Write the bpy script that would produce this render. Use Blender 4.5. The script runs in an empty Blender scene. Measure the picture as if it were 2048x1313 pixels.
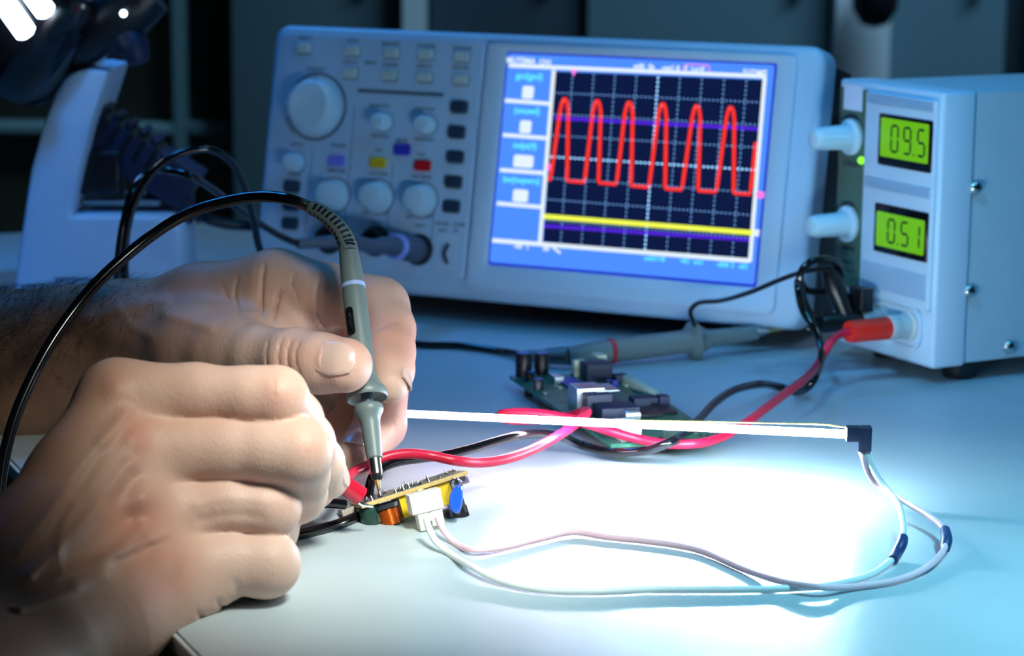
import bpy, bmesh, math, random
import numpy as np
from mathutils import Vector, Matrix

random.seed(7); np.random.seed(7)
scene = bpy.context.scene
COL = scene.collection
MM = 0.001

# ------------------------------------------------------------------ camera
FPX, PITCH, ROLL, CAMH = 4727.9, 0.1906, 0.0087, 249.75      # focal length in pixels, radians, millimetres
CX, CY = 1024.0, 656.5
FWD = np.array([0, math.cos(PITCH), -math.sin(PITCH)])
_r = np.array([1.0, 0, 0]); _u = np.cross(_r, FWD)
RGT = math.cos(ROLL) * _r + math.sin(ROLL) * _u
UPV = -math.sin(ROLL) * _r + math.cos(ROLL) * _u
EYE = np.array([0, 0, CAMH])
cam_data = bpy.data.cameras.new('camera')
cam = bpy.data.objects.new('camera', cam_data); COL.objects.link(cam)
cam_data.sensor_width = 36.0
cam_data.lens = FPX / 2048 * 36.0
cam_data.clip_start = 0.02; cam_data.clip_end = 50
M3 = Matrix(((RGT[0], UPV[0], -FWD[0]), (RGT[1], UPV[1], -FWD[1]), (RGT[2], UPV[2], -FWD[2])))
cam.matrix_world = Matrix.Translation(Vector(EYE) * MM) @ M3.to_4x4()
cam_data.dof.use_dof = True
cam_data.dof.focus_distance = 0.925
cam_data.dof.aperture_fstop = 14.0
scene.camera = cam

# ------------------------------------------------------------------ world, lamps, exposure
scene.view_settings.view_transform = 'Standard'
scene.view_settings.look = 'None'
scene.view_settings.exposure = 0.0
scene.view_settings.gamma = 1.0
scene.view_settings.use_curve_mapping = False
world = bpy.data.worlds.new('night_room'); scene.world = world; world.use_nodes = True
bg = world.node_tree.nodes['Background']
bg.inputs['Color'].default_value = (0.28, 0.55, 0.85, 1); bg.inputs['Strength'].default_value = 0.035


def area_lamp(name, loc, target, size, power, color, spread=math.pi):
    d = bpy.data.lights.new(name, 'AREA'); d.shape = 'RECTANGLE'; d.size = size[0]; d.size_y = size[1]
    d.energy = power; d.color = color; d.spread = spread
    o = bpy.data.objects.new(name, d); COL.objects.link(o)
    o.location = Vector(loc)
    o.rotation_euler = (Vector(target) - Vector(loc)).to_track_quat('-Z', 'Y').to_euler()
    return o


# blue fill lamps added to tint the far half of the bench, a hooded work lamp above the hands
area_lamp('blue_fill_lamp', (0.55, 0.60, 1.30), (0.20, 1.24, 0.06), (0.22, 0.22), 0.33, (0.02, 0.46, 1.0), math.radians(42))
area_lamp('blue_fill_lamp', (-0.30, 0.50, 1.00), (0.22, 1.18, 0.10), (0.10, 0.10), 0.13, (0.16, 0.55, 1.0), math.radians(24))  # added to brighten the supply front and the scope's right half
area_lamp('blue_fill_lamp', (-0.14, 0.60, 1.45), (-0.35, 1.39, 0.08), (0.12, 0.12), 0.145, (0.03, 0.30, 1.0), math.radians(16))  # narrow added fill aimed at the microscope stand
area_lamp('bench_lamp', (0.40, 0.66, 0.75), (0.25, 0.75, 0.0), (0.12, 0.12), 0.72, (0.28, 0.78, 1.0), math.radians(42))
area_lamp('work_lamp', (0.06, 0.66, 0.30), (-0.05, 0.84, 0.04), (0.07, 0.07), 0.185, (0.95, 1.0, 0.90), math.radians(47))
area_lamp('side_lamp', (-0.55, 1.75, 1.05), (-0.12, 1.25, 0.1), (0.3, 0.3), 0.32, (0.02, 0.30, 1.0), math.radians(36))
area_lamp('wall_fill_lamp', (0.9, 1.7, 1.9), (0.5, 2.65, 0.4), (1.0, 0.4), 11.6, (0.48, 0.76, 1.05), math.radians(100))  # added out of view to light the back wall
TUBE_STRENGTH = 330.0


# ------------------------------------------------------------------ picture <-> place
def ray(px, py):
    return FWD * FPX + RGT * (px - CX) - UPV * (py - CY)


def P(px, py, Y):
    """the point seen at (px, py) that lies at distance Y (mm) along the bench"""
    d = ray(px, py); return EYE + d * (Y / d[1])


def G(px, py, z=0.0):
    """the point seen at (px, py) at height z (mm) over the bench top"""
    d = ray(px, py); return EYE + d * ((z - CAMH) / d[2])


def on_plane(px, py, o, n):
    d = ray(px, py); return EYE + d * (np.dot(o - EYE, n) / np.dot(d, n))


def project(Q):
    d = Q - EYE; z = d @ FWD
    return CX + FPX * (d @ RGT) / z, CY - FPX * (d @ UPV) / z


def nrm(v):
    v = np.asarray(v, float); return v / max(np.linalg.norm(v), 1e-9)


class Frame:
    """a local frame: origin o, axes x, y, z (mm)"""
    def __init__(self, o, x, y, z=None):
        self.o = np.asarray(o, float); self.x = nrm(x); self.y = nrm(y)
        self.z = nrm(np.cross(self.x, self.y)) if z is None else nrm(z)

    def __call__(self, a, b, c=0.0):
        return self.o + self.x * a + self.y * b + self.z * c

    def at(self, a, b, c=0.0):
        return Frame(self(a, b, c), self.x, self.y, self.z)

    def uv(self, px, py, c=0.0):
        q = on_plane(px, py, self.o + self.z * c, self.z) - self.o
        return float(q @ self.x), float(q @ self.y)

    def turned(self, a):
        return Frame(self.o, self.x * math.cos(a) + self.y * math.sin(a), self.y * math.cos(a) - self.x * math.sin(a), self.z)


WORLD = Frame((0, 0, 0), (1, 0, 0), (0, 1, 0))


def axis_frame(o, z, hint=(0, 0, 1)):
    z = nrm(z); h = np.asarray(hint, float)
    if abs(np.dot(z, nrm(h))) > 0.97: h = np.array([1.0, 0, 0])
    x = nrm(np.cross(h, z)); y = np.cross(z, x)
    return Frame(o, x, y, z)


# ------------------------------------------------------------------ materials
MATS = {}


def mat(name, color, rough=0.5, metal=0.0, spec=0.5, vary=0.06, vscale=40.0, bump=0.0, bscale=300.0, emit=None, strength=1.0,
        coat=0.0, sss=0.0, trans=0.0):
    if name in MATS: return MATS[name]
    m = bpy.data.materials.new(name); m.use_nodes = True
    nt = m.node_tree; N = nt.nodes; L = nt.links
    b = N['Principled BSDF']
    c = tuple(color) + (1,)
    tc = N.new('ShaderNodeTexCoord')
    if vary > 0:
        ns = N.new('ShaderNodeTexNoise'); ns.inputs['Scale'].default_value = vscale; ns.inputs['Detail'].default_value = 4
        L.new(tc.outputs['Object'], ns.inputs['Vector'])
        rp = N.new('ShaderNodeValToRGB')
        rp.color_ramp.elements[0].position = 0.3; rp.color_ramp.elements[1].position = 0.7
        rp.color_ramp.elements[0].color = tuple(x * (1 - vary) for x in color) + (1,)
        rp.color_ramp.elements[1].color = tuple(min(1, x * (1 + vary)) for x in color) + (1,)
        L.new(ns.outputs['Fac'], rp.inputs['Fac']); L.new(rp.outputs['Color'], b.inputs['Base Color'])
    else:
        b.inputs['Base Color'].default_value = c
    b.inputs['Roughness'].default_value = rough; b.inputs['Metallic'].default_value = metal
    b.inputs['Specular IOR Level'].default_value = spec
    b.inputs['Coat Weight'].default_value = coat
    b.inputs['Transmission Weight'].default_value = trans
    if sss > 0:
        b.inputs['Subsurface Weight'].default_value = sss
        b.inputs['Subsurface Radius'].default_value = (1.0, 0.5, 0.3); b.inputs['Subsurface Scale'].default_value = 0.002
    if bump > 0:
        n2 = N.new('ShaderNodeTexNoise'); n2.inputs['Scale'].default_value = bscale; n2.inputs['Detail'].default_value = 3
        L.new(tc.outputs['Object'], n2.inputs['Vector'])
        bp = N.new('ShaderNodeBump'); bp.inputs['Strength'].default_value = bump; bp.inputs['Distance'].default_value = 0.0004
        L.new(n2.outputs['Fac'], bp.inputs['Height']); L.new(bp.outputs['Normal'], b.inputs['Normal'])
    if emit is not None:
        b.inputs['Emission Color'].default_value = tuple(emit) + (1,)
        b.inputs['Emission Strength'].default_value = strength
    MATS[name] = m
    return m


# ------------------------------------------------------------------ mesh building
class MB:
    def __init__(self):
        self.v = []; self.f = []; self.s = []

    def add(self, verts, faces, smooth=True):
        n = len(self.v)
        self.v.extend([tuple(map(float, q)) for q in verts])
        self.f.extend([tuple(i + n for i in f) for f in faces])
        self.s.extend([smooth] * len(faces))
        return self

    # ---- slab: a 2-D outline in a frame, from z0 to z1, with rounded top (and bottom) edges
    def slab(self, fr, poly, z0, z1, bev=0.0, both=False, seg=3, smooth=True):
        poly = np.asarray(poly, float)
        area = 0.5 * np.sum(poly[:, 0] * np.roll(poly[:, 1], -1) - np.roll(poly[:, 0], -1) * poly[:, 1])
        if area < 0: poly = poly[::-1]
        n = len(poly)
        e = np.roll(poly, -1, 0) - poly
        ln = np.maximum(np.linalg.norm(e, axis=1, keepdims=True), 1e-9)
        nn = np.stack([e[:, 1], -e[:, 0]], 1) / ln
        n0 = np.roll(nn, 1, 0)
        mit = nn + n0; mit /= np.maximum(np.linalg.norm(mit, axis=1, keepdims=True), 1e-9)
        mit = mit / np.clip(np.sum(mit * nn, 1, keepdims=True), 0.4, 1)
        rings = []
        if bev > 0 and both:
            for k in range(seg):
                a = math.pi / 2 * k / seg
                rings.append((poly - mit * bev * (1 - math.sin(a)), z0 + bev * (1 - math.cos(a))))
            rings.append((poly, z0 + bev))
        else:
            rings.append((poly, z0))
        if bev > 0:
            for k in range(seg + 1):
                a = math.pi / 2 * k / seg
                rings.append((poly - mit * bev * (1 - math.cos(a)), z1 - bev * (1 - math.sin(a))))
        else:
            rings.append((poly, z1))
        V = [fr(q[0], q[1], z) for pl, z in rings for q in pl]
        F = []
        for k in range(len(rings) - 1):
            for i in range(n):
                j = (i + 1) % n
                F.append((k * n + i, k * n + j, (k + 1) * n + j, (k + 1) * n + i))
        self.add(V, F, smooth)
        top = (len(rings) - 1) * n
        base = len(self.v) - len(V)
        self.f.append(tuple(base + top + i for i in range(n))); self.s.append(False)
        self.f.append(tuple(base + i for i in reversed(range(n)))); self.s.append(False)
        return self

    def box(self, fr, a, b, c, bev=0.0):
        """box between ranges a, b, c of the frame"""
        return self.slab(fr, [(a[0], b[0]), (a[1], b[0]), (a[1], b[1]), (a[0], b[1])], c[0], c[1], bev, bev > 0, 3, False)

    def ring(self, fr, outer, inner, z0, z1, zi=None):
        """flat frame between two outlines with the same number of points; inner edge slopes to zi"""
        n = len(outer); zi = z0 if zi is None else zi
        V = [fr(q[0], q[1], z0) for q in outer] + [fr(q[0], q[1], z1) for q in outer] + [fr(q[0], q[1], z1) for q in inner[0]] + [fr(q[0], q[1], zi) for q in inner[1]]
        F = []
        for k in range(3):
            for i in range(n):
                j = (i + 1) % n
                F.append((k * n + i, k * n + j, (k + 1) * n + j, (k + 1) * n + i))
        return self.add(V, F, False)

    def lathe(self, fr, prof, seg=28, cap=True, smooth=True):
        """profile of (radius, height) about the frame's z axis"""
        V = []; F = []
        for r, h in prof:
            for k in range(seg):
                a = 2 * math.pi * k / seg
                V.append(fr(r * math.cos(a), r * math.sin(a), h))
        for i in range(len(prof) - 1):
            for k in range(seg):
                j = (k + 1) % seg
                F.append((i * seg + k, i * seg + j, (i + 1) * seg + j, (i + 1) * seg + k))
        self.add(V, F, smooth)
        if cap:
            base = len(self.v) - len(V); t = base + (len(prof) - 1) * seg
            self.f.append(tuple(base + k for k in reversed(range(seg)))); self.s.append(False)
            self.f.append(tuple(t + k for k in range(seg))); self.s.append(False)
        return self

    def tube(self, pts, r, seg=10, dense=6, cap=True, square=False):
        pts = np.asarray(pts, float)
        rr = np.full(len(pts), float(r)) if np.isscalar(r) else np.asarray(r, float)
        Q, R = spline(pts, rr, dense) if dense > 1 and len(pts) > 2 else (pts, rr)
        T = np.gradient(Q, axis=0); T /= np.maximum(np.linalg.norm(T, axis=1, keepdims=True), 1e-9)
        h = np.array([0, 0, 1.0])
        if abs(T[0] @ h) > 0.9: h = np.array([1.0, 0, 0])
        x = nrm(np.cross(h, T[0]))
        V = []; F = []
        for i in range(len(Q)):
            x = nrm(x - T[i] * (x @ T[i])); y = np.cross(T[i], x)
            for k in range(seg):
                a = 2 * math.pi * k / seg
                V.append(Q[i] + (x * math.cos(a) + y * math.sin(a)) * R[i])
        for i in range(len(Q) - 1):
            for k in range(seg):
                j = (k + 1) % seg
                F.append((i * seg + k, i * seg + j, (i + 1) * seg + j, (i + 1) * seg + k))
        self.add(V, F, True)
        if cap:
            base = len(self.v) - len(V); t = base + (len(Q) - 1) * seg
            self.f.append(tuple(base + k for k in reversed(range(seg)))); self.s.append(False)
            self.f.append(tuple(t + k for k in range(seg))); self.s.append(False)
        return self

    def ball(self, c, r, seg=14):
        c = np.asarray(c, float); r = np.ones(3) * r
        prof = [(max(1e-3, math.sin(math.pi * i / 8)), -math.cos(math.pi * i / 8)) for i in range(9)]
        m = MB().lathe(WORLD, prof, seg)
        V = [c + np.array(q) * r for q in m.v]
        return self.add(V, m.f, True)

    def text(self, fr, s, size, align='CENTER', depth=0.15, squeeze=1.0):
        cu = bpy.data.curves.new('lettering', 'FONT'); cu.body = s; cu.size = size; cu.align_x = align; cu.align_y = 'CENTER'
        cu.extrude = depth / 2; cu.offset = size * 0.03; cu.resolution_u = 3
        ob = bpy.data.objects.new('lettering', cu); COL.objects.link(ob)
        dg = bpy.context.evaluated_depsgraph_get(); dg.update()
        me = bpy.data.meshes.new_from_object(ob.evaluated_get(dg))
        V = [fr(q.co.x * squeeze, q.co.y, q.co.z + depth / 2) for q in me.vertices]
        F = [tuple(p.vertices) for p in me.polygons]
        bpy.data.objects.remove(ob); bpy.data.curves.remove(cu); bpy.data.meshes.remove(me)
        return self.add(V, F, False)

    def build(self, name, material, parent=None):
        o = None
        org = np.array(parent['_o']) if parent is not None and '_o' in parent else np.zeros(3)
        me = bpy.data.meshes.new(name)
        me.from_pydata([tuple((np.array(q) - org) * MM) for q in self.v], [], self.f)
        me.polygons.foreach_set('use_smooth', np.array(self.s, bool))
        me.update()
        bm = bmesh.new(); bm.from_mesh(me); bmesh.ops.recalc_face_normals(bm, faces=bm.faces); bm.to_mesh(me); bm.free()
        try: me.set_sharp_from_angle(angle=math.radians(42))
        except Exception: pass
        me.materials.append(material)
        o = bpy.data.objects.new(name, me); COL.objects.link(o)
        if parent is not None: o.parent = parent; o['_o'] = [float(x) for x in org]
        return o


def spline(pts, rr, dense):
    n = len(pts); out = []; ro = []
    for i in range(n - 1):
        p0 = pts[max(i - 1, 0)]; p1 = pts[i]; p2 = pts[i + 1]; p3 = pts[min(i + 2, n - 1)]
        d = [max(np.linalg.norm(b - a) ** 0.5, 1e-4) for a, b in ((p0, p1), (p1, p2), (p2, p3))]
        if i == 0: d[0] = d[1]
        if i == n - 2: d[2] = d[1]
        m1 = (p2 - p1) / d[1] if i == 0 else (p1 - p0) / d[0] - (p2 - p0) / (d[0] + d[1]) + (p2 - p1) / d[1]
        m2 = (p2 - p1) / d[1] if i == n - 2 else (p2 - p1) / d[1] - (p3 - p1) / (d[1] + d[2]) + (p3 - p2) / d[2]
        m1 = m1 * d[1]; m2 = m2 * d[1]
        for k in range(dense):
            t = k / dense
            out.append((2 * t**3 - 3 * t**2 + 1) * p1 + (t**3 - 2 * t**2 + t) * m1 + (-2 * t**3 + 3 * t**2) * p2 + (t**3 - t**2) * m2)
            ro.append(rr[i] * (1 - t) + rr[i + 1] * t)
    out.append(pts[-1]); ro.append(rr[-1])
    return np.array(out), np.array(ro)


def rrect(x0, x1, y0, y1, r, seg=5):
    if np.isscalar(r): r = (r,) * 4
    out = []
    for (cx, cy, sx, sy, a0, q) in ((x1, y0, -1, 1, -90, r[1]), (x1, y1, -1, -1, 0, r[2]), (x0, y1, 1, -1, 90, r[3]), (x0, y0, 1, 1, 180, r[0])):
        for k in range(seg + 1):
            a = math.radians(a0 + 90 * k / seg)
            out.append((cx + sx * q + q * math.cos(a), cy + sy * q + q * math.sin(a)))
    return out


def thing(name, label, cat, at, group=None):
    o = bpy.data.objects.new(name, None); COL.objects.link(o)
    o.empty_display_size = 0.02
    o.location = Vector(np.asarray(at, float)) * MM; o['_o'] = [float(x) for x in at]
    o['label'] = label; o['category'] = cat
    if group: o['group'] = group
    return o


def tag(o, label, cat, group=None, kind=None):
    o['label'] = label; o['category'] = cat
    if group: o['group'] = group
    if kind: o['kind'] = kind
    return o


def struct(name, mb, m):
    o = mb.build(name, m); o['kind'] = 'structure'; return o
# ------------------------------------------------------------------ palette
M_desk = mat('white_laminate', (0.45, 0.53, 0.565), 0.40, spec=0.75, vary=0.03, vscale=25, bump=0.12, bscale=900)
M_edge = mat('desk_edge_band', (0.72, 0.78, 0.80), 0.4)
M_chip = mat('chipboard', (0.42, 0.30, 0.10), 0.8, vary=0.2, vscale=300)
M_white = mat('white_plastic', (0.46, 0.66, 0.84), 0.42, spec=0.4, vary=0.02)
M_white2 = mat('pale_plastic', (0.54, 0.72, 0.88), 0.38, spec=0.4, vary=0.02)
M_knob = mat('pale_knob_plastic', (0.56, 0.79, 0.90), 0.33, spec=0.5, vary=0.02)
M_dark = mat('dark_plastic', (0.012, 0.016, 0.024), 0.45)
M_black = mat('black_rubber', (0.006, 0.007, 0.009), 0.35, spec=0.5)
M_blackgloss = mat('black_gloss', (0.004, 0.004, 0.006), 0.15, spec=0.6)
M_navy = mat('dark_blue_plastic', (0.010, 0.014, 0.05), 0.5)
M_grey = mat('grey_probe_plastic', (0.145, 0.19, 0.195), 0.42, spec=0.5, vary=0.04)
M_print = mat('grey_print', (0.10, 0.16, 0.22), 0.7, vary=0)
M_steel = mat('bright_steel', (0.70, 0.70, 0.66), 0.22, metal=1.0)
M_brass = mat('brass', (0.80, 0.58, 0.20), 0.25, metal=1.0)
M_red = mat('red_insulation', (0.62, 0.010, 0.05), 0.35, spec=0.5)
M_redplug = mat('red_plug_plastic', (0.80, 0.025, 0.012), 0.4)
M_wirewhite = mat('white_insulation', (0.82, 0.86, 0.84), 0.4)
M_wirepink = mat('pink_insulation', (0.95, 0.60, 0.66), 0.4)

# ------------------------------------------------------------------ the bench
EA, EB = G(14.6, 921.0), G(372.0, 1295.0)                    # two points of the bench's left edge
ed = nrm(EA - EB)                                             # along the left edge, away from the camera
en = np.array([ed[1], -ed[0], 0])                             # into the bench
DF = Frame(EB - ed * 330, en, ed, (0, 0, 1))                  # x across the bench, y along its left edge
BL = 1240.0; BW = 1250.0
desk = thing('desk', 'white laminate work bench under all the instruments', 'table', DF(BW / 2, BL / 2, -740))
m = MB(); m.slab(DF, [(2.2, 0), (BW, 0), (BW, BL), (2.2, BL)], -26, 0, 0.0); m.build('desktop', M_desk, desk)
m = MB(); m.slab(DF, [(0, -1), (2.0, -1), (2.0, BL), (0, BL)], -7, -0.5, 1.1, True); e = m.build('edge_band', M_edge, desk); e['label'] = 'pale edge band along the bench top'
m = MB(); m.box(DF, (1.2, 2.2), (0, BL), (-26, -3)); e = m.build('core_board', M_chip, desk); e['label'] = 'tan chipboard core under the edge band'
for a, b in ((60, 60), (BW - 60, 60), (60, BL - 60), (BW - 60, BL - 60)):
    m = MB(); m.box(DF, (a - 25, a + 25), (b - 25, b + 25), (-740, -26), 2); m.build('leg', M_dark, desk)

# ------------------------------------------------------------------ the room
ROOM = Frame((0, 0, -740), (1, 0, 0), (0, 1, 0))
M_floor = mat('dark_floor', (0.03, 0.04, 0.05), 0.6, vary=0.2, vscale=6)
M_wall = mat('back_wall_paint', (0.10, 0.15, 0.16), 0.8, vary=0.05, vscale=4)
YW = 2700.0
struct('floor', MB().box(ROOM, (-2000, 2400), (-700, YW), (-40, 0)), M_floor)
struct('wall_back', MB().box(ROOM, (-2000, 2400), (YW, YW + 80), (0, 2700)), M_wall)
struct('ceiling', MB().box(ROOM, (-2000, 2400), (-700, YW), (2700, 2740)), M_wall)
struct('wall_left', MB().box(ROOM, (-2080, -2000), (-700, YW), (0, 2700)), M_wall)
struct('wall_right', MB().box(ROOM, (2400, 2480), (-700, YW), (0, 2700)), M_wall)


def wx(px, Y=YW): return P(px, 60, Y)[0]
def wz(py, Y=YW): return P(700, py, Y)[2] + 740


# night window at the left with a cross of glazing bars
M_frame = mat('window_frame_paint', (0.22, 0.42, 0.48), 0.6)
M_pane = mat('dark_glass', (0.035, 0.042, 0.03), 0.12, spec=0.6, vary=0.3, vscale=3)
M_board = mat('olive_panel', (0.050, 0.052, 0.035), 0.7, vary=0.15, vscale=3)
wf = Frame((0, YW, -740), (1, 0, 0), (0, 0, 1), (0, -1, 0))
win = thing('window_1', '', '', (wx(250), YW, wz(240) - 740)); win['kind'] = 'structure'; del win['label']; del win['category']
MB().box(wf, (wx(-420), wx(475)), (wz(640), wz(-640)), (2, 10)).build('window_pane', M_pane, win)
m = MB()
m.box(wf, (wx(352), wx(380)), (wz(640), wz(-640)), (10, 40), 3)
m.box(wf, (wx(-420), wx(352)), (wz(266), wz(244)), (10, 40), 3)
m.box(wf, (wx(380), wx(464)), (wz(266), wz(240)), (10, 40), 3)
m.box(wf, (wx(-450), wx(-420)), (wz(640), wz(-640)), (0, 50), 3)
m.build('window_frame', M_frame, win)
m = MB(); m.box(wf, (wx(390), wx(458)), (wz(232), wz(-100)), (11, 16)); m.build('window_blind', M_board, win)

# tall cupboards with pale posts along the back wall
M_door_a = mat('cupboard_grey', (0.10, 0.20, 0.23), 0.7, vary=0.05, vscale=3)
M_door_b = mat('cupboard_slate', (0.040, 0.075, 0.10), 0.6, vary=0.08, vscale=3)
M_door_c = mat('cupboard_blue_grey', (0.13, 0.26, 0.32), 0.7, vary=0.05, vscale=3)
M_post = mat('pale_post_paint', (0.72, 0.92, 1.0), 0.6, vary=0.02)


def cupboard(x0, x1, m_, label, deep=90, handle=True):
    c = thing('cupboard', label, 'cupboard', ((wx(x0) + wx(x1)) / 2, YW - deep / 2, -740))
    fr = Frame((0, YW - 1, -740), (1, 0, 0), (0, 0, 1), (0, -1, 0))
    MB().box(fr, (wx(x0), wx(x1)), (0, 2300), (0, deep - 18)).build('carcass', m_, c)
    xm = (wx(x0) + wx(x1)) / 2
    d = MB().box(fr, (wx(x0) + 2, wx(x1) - 2), (60, 2290), (deep - 18, deep), 2).build('door', m_, c)
    if handle:
        MB().box(fr, (wx(x1) - 40, wx(x1) - 28), (880, 1040), (deep, deep + 22), 3).build('handle', M_dark, d)
    return c


cupboard(478, 812, M_door_a, 'dark grey green tall cupboard behind the knob side of the oscilloscope')
cupboard(862, 1163, M_door_b, 'near black tall cupboard between pale post and grey cupboard', 70)
cupboard(1166, 1638, M_door_c, 'wide blue grey tall cupboard behind the oscilloscope screen')
cupboard(1748, 1985, M_door_c, 'blue grey tall cupboard behind the power supply', 80)
cupboard(2034, 2260, M_door_c, 'blue grey tall cupboard at the far right edge of the photo')
for k, (a, b) in enumerate(((816, 859), (1641, 1745))):
    o = struct('trim_%d' % (k + 1), MB().box(ROOM, (wx(a), wx(b)), (YW - 130, YW - 1), (0, 2600), 3), M_post)
o = struct('trim_3', MB().box(ROOM, (wx(1990), wx(2030)), (YW - 40, YW - 1), (0, 2600), 3), M_door_b)
bag = MB().lathe(axis_frame(P(1752, -40, YW - 190), (0, 0, -1)), [(2, -60), (20, -40), (26, 0), (24, 30), (14, 46), (2, 50)], 20)
tag(bag.build('hanging_bag', M_dark), 'dark rounded bag hanging on the cupboard door above the power supply', 'bag')
# ------------------------------------------------------------------ the oscilloscope
KS = 1.035
SYAW, STILT, SH, SW = -0.438, 0.1985, 145.6 * KS, 325.0 * KS
rd = np.array([math.cos(SYAW), math.sin(SYAW), 0]); bk = np.array([-math.sin(SYAW), math.cos(SYAW), 0])
su = math.cos(STILT) * np.array([0, 0, 1.0]) + math.sin(STILT) * bk
SF = Frame(EYE + (np.array([-148.07, 1321.27, 21.44]) - EYE) * KS, rd, su)          # x along the front, y up the front, z out of the front
scope = thing('oscilloscope', 'pale blue white oscilloscope with a bright blue screen, tilted back on the bench', 'oscilloscope', SF(SW / 2, 20, -60))


def at_face(px, py, c=0.0):
    u, v = SF.uv(px, py, c); return SF.at(u, v, c)


m = MB(); m.slab(SF, rrect(0, SW, 0, SH, 9), -26, 0, 5, True, 5); m.build('front_bezel', M_white, scope)
m = MB(); m.slab(SF, rrect(9, SW - 6, 8, SH - 7, 7), -105, -25, 4, True); m.box(SF, (SW - 30, SW - 2), (SH - 32, SH - 8), (-60, -27), 3)
m.build('rear_body', M_dark, scope)
for a in (30, SW - 30):
    lo = SF(a, 2, -14); q = np.array([lo[0], lo[1], 0.0])
    m = MB(); m.tube([lo, q + np.array([0, 0, 4.0])], [6, 5], 12, 1); m.build('foot', M_dark, scope)
for a in (30, SW - 30):
    lo = SF(a, 9, -95); q = np.array([lo[0], lo[1], 0.0])
    if lo[2] > 3: MB().tube([lo, q + np.array([0, 0, 0.5])], [7, 7], 12, 1).build('foot', M_dark, scope)

# raised control panel and screen surround
u0, v1 = SF.uv(566, 62); u1, _ = SF.uv(955, 300); ul, vb = SF.uv(505, 548)
pb = SF.uv(880, 556)[1]
m = MB(); m.slab(SF, rrect(4, SF.uv(950, 300)[0], pb, SH - 5, 4), 0, 1.2, 0.9); m.build('control_panel', M_white, scope)
su0, sv1 = SF.uv(1016, 108); su1 = SF.uv(1552, 132)[0]; sv0 = SF.uv(985, 524)[1]
su0 = (SF.uv(1016, 108)[0] + SF.uv(984, 524)[0]) / 2; su1 = (SF.uv(1551, 130)[0] + SF.uv(1512, 575)[0]) / 2
sv1 = (SF.uv(1016, 108)[1] + SF.uv(1551, 130)[1]) / 2; sv0 = (SF.uv(984, 524)[1] + SF.uv(1512, 575)[1]) / 2
xo0, xo1 = SF.uv(962, 300)[0], SW - 14
m = MB()
m.ring(SF, rrect(xo0, xo1, sv0 - 14, SH - 6, 4), (rrect(su0 - 3, su1 + 5, sv0 - 3, sv1 + 3, 2.5), rrect(su0 - 1, su1 + 1, sv0 - 1, sv1 + 1, 1.5)), 0, 3.0, 1.2)
m.build('screen_surround', M_white2, scope)


def emi(name, col, s=1.0):
    return mat(name, (0.0, 0.0, 0.0), 0.25, vary=0, emit=col, strength=s, spec=0.3)


E_blue = emi('screen_blue', (0.075, 0.27, 1.0), 1.05)
E_rim = emi('screen_rim_blue', (0.02, 0.04, 0.75), 0.8)
E_dark = emi('screen_navy', (0.004, 0.010, 0.055), 1.0)
E_white = emi('screen_white', (0.80, 0.92, 1.0), 1.0)
E_grid = emi('screen_grid', (0.13, 0.30, 0.60), 2.4)
E_gridhi = emi('screen_grid_centre', (0.30, 0.62, 1.0), 3.0)
E_cyan = emi('screen_cyan', (0.12, 0.80, 1.0), 1.1)
E_redt = emi('screen_red', (1.0, 0.035, 0.02), 1.1)
E_yel = emi('screen_yellow', (0.85, 0.95, 0.08), 1.1)
E_vio = emi('screen_violet', (0.085, 0.02, 0.72), 1.0)
E_pink = emi('screen_pink', (1.0, 0.20, 0.75), 1.1)
screen = MB().slab(SF, rrect(su0 - 1, su1 + 1, sv0 - 1, sv1 + 1, 1.5), 0, 1.1, 0).build('screen', E_rim, scope)
screen['label'] = 'lit blue display with red pulse traces'
MB().slab(SF, rrect(su0, su1 - 0.4, sv0 + 0.6, sv1, 1.2), 1.1, 1.25).build('display_background', E_blue, screen)


def s2(px, py): return SF.uv(px, py, 1.4)


def strip(mb, a, b, w, z=1.5, h=0.12):
    """a straight lit line between two display points, w mm wide"""
    a = np.array(s2(*a)); b = np.array(s2(*b)); t = (b - a) / np.linalg.norm(b - a); n = np.array([-t[1], t[0]]) * w / 2
    mb.slab(SF, [a - n, b - n, b + n, a + n], z, z + h)


def warp(u, v):
    """trace window: u 0..1 across, v 0..1 down -> picture point"""
    TL, TR, BRp, BLp = (1110, 143), (1530, 160), (1500, 521), (1086, 484)
    q = SF.uv(*TL); 
    a = [np.array(s2(*p)) for p in (TL, TR, BRp, BLp)]
    return a[0] * (1 - u) * (1 - v) + a[1] * u * (1 - v) + a[2] * u * v + a[3] * (1 - u) * v


m = MB(); m.slab(SF, [warp(0, 0), warp(1, 0), warp(1, 1), warp(0, 1)], 1.25, 1.4); m.build('graticule', E_dark, screen)
dots = MB(); hi = MB()
def dot(mb, q, r=0.42, z=1.45):
    V = [SF(q[0], q[1], z)] + [SF(q[0] + r * math.cos(k * math.pi / 3), q[1] + r * math.sin(k * math.pi / 3), z) for k in range(6)]
    mb.add(V, [(0, k + 1, (k + 1) % 6 + 1) for k in range(6)], False)
for i in range(1, 10):
    uu = 0.088 + (i - 1) * 0.1035
    for k in range(40): dot(hi if i == 5 else dots, warp(uu, (k + 0.5) / 40), 0.55 if i == 5 else 0.42)
for j in range(1, 8):
    vv = 0.125 * j
    for k in range(50): dot(hi if j == 4 else dots, warp((k + 0.5) / 50, vv), 0.55 if j == 4 else 0.42)
dots.build('grid_dots', E_grid, screen); hi.build('centre_grid_dots', E_gridhi, screen)
for py, (a, b) in (('v', (((1108, 236), (1518, 258)))), ('w', ((1088, 452), (1500, 480)))):
    m = MB(); strip(m, a, b, 2.0, 1.42); m.build('cursor_line', E_vio, screen)
m = MB(); strip(m, (1088, 433), (1506, 466), 2.7, 1.6); m.build('yellow_trace', E_yel, screen)
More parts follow.
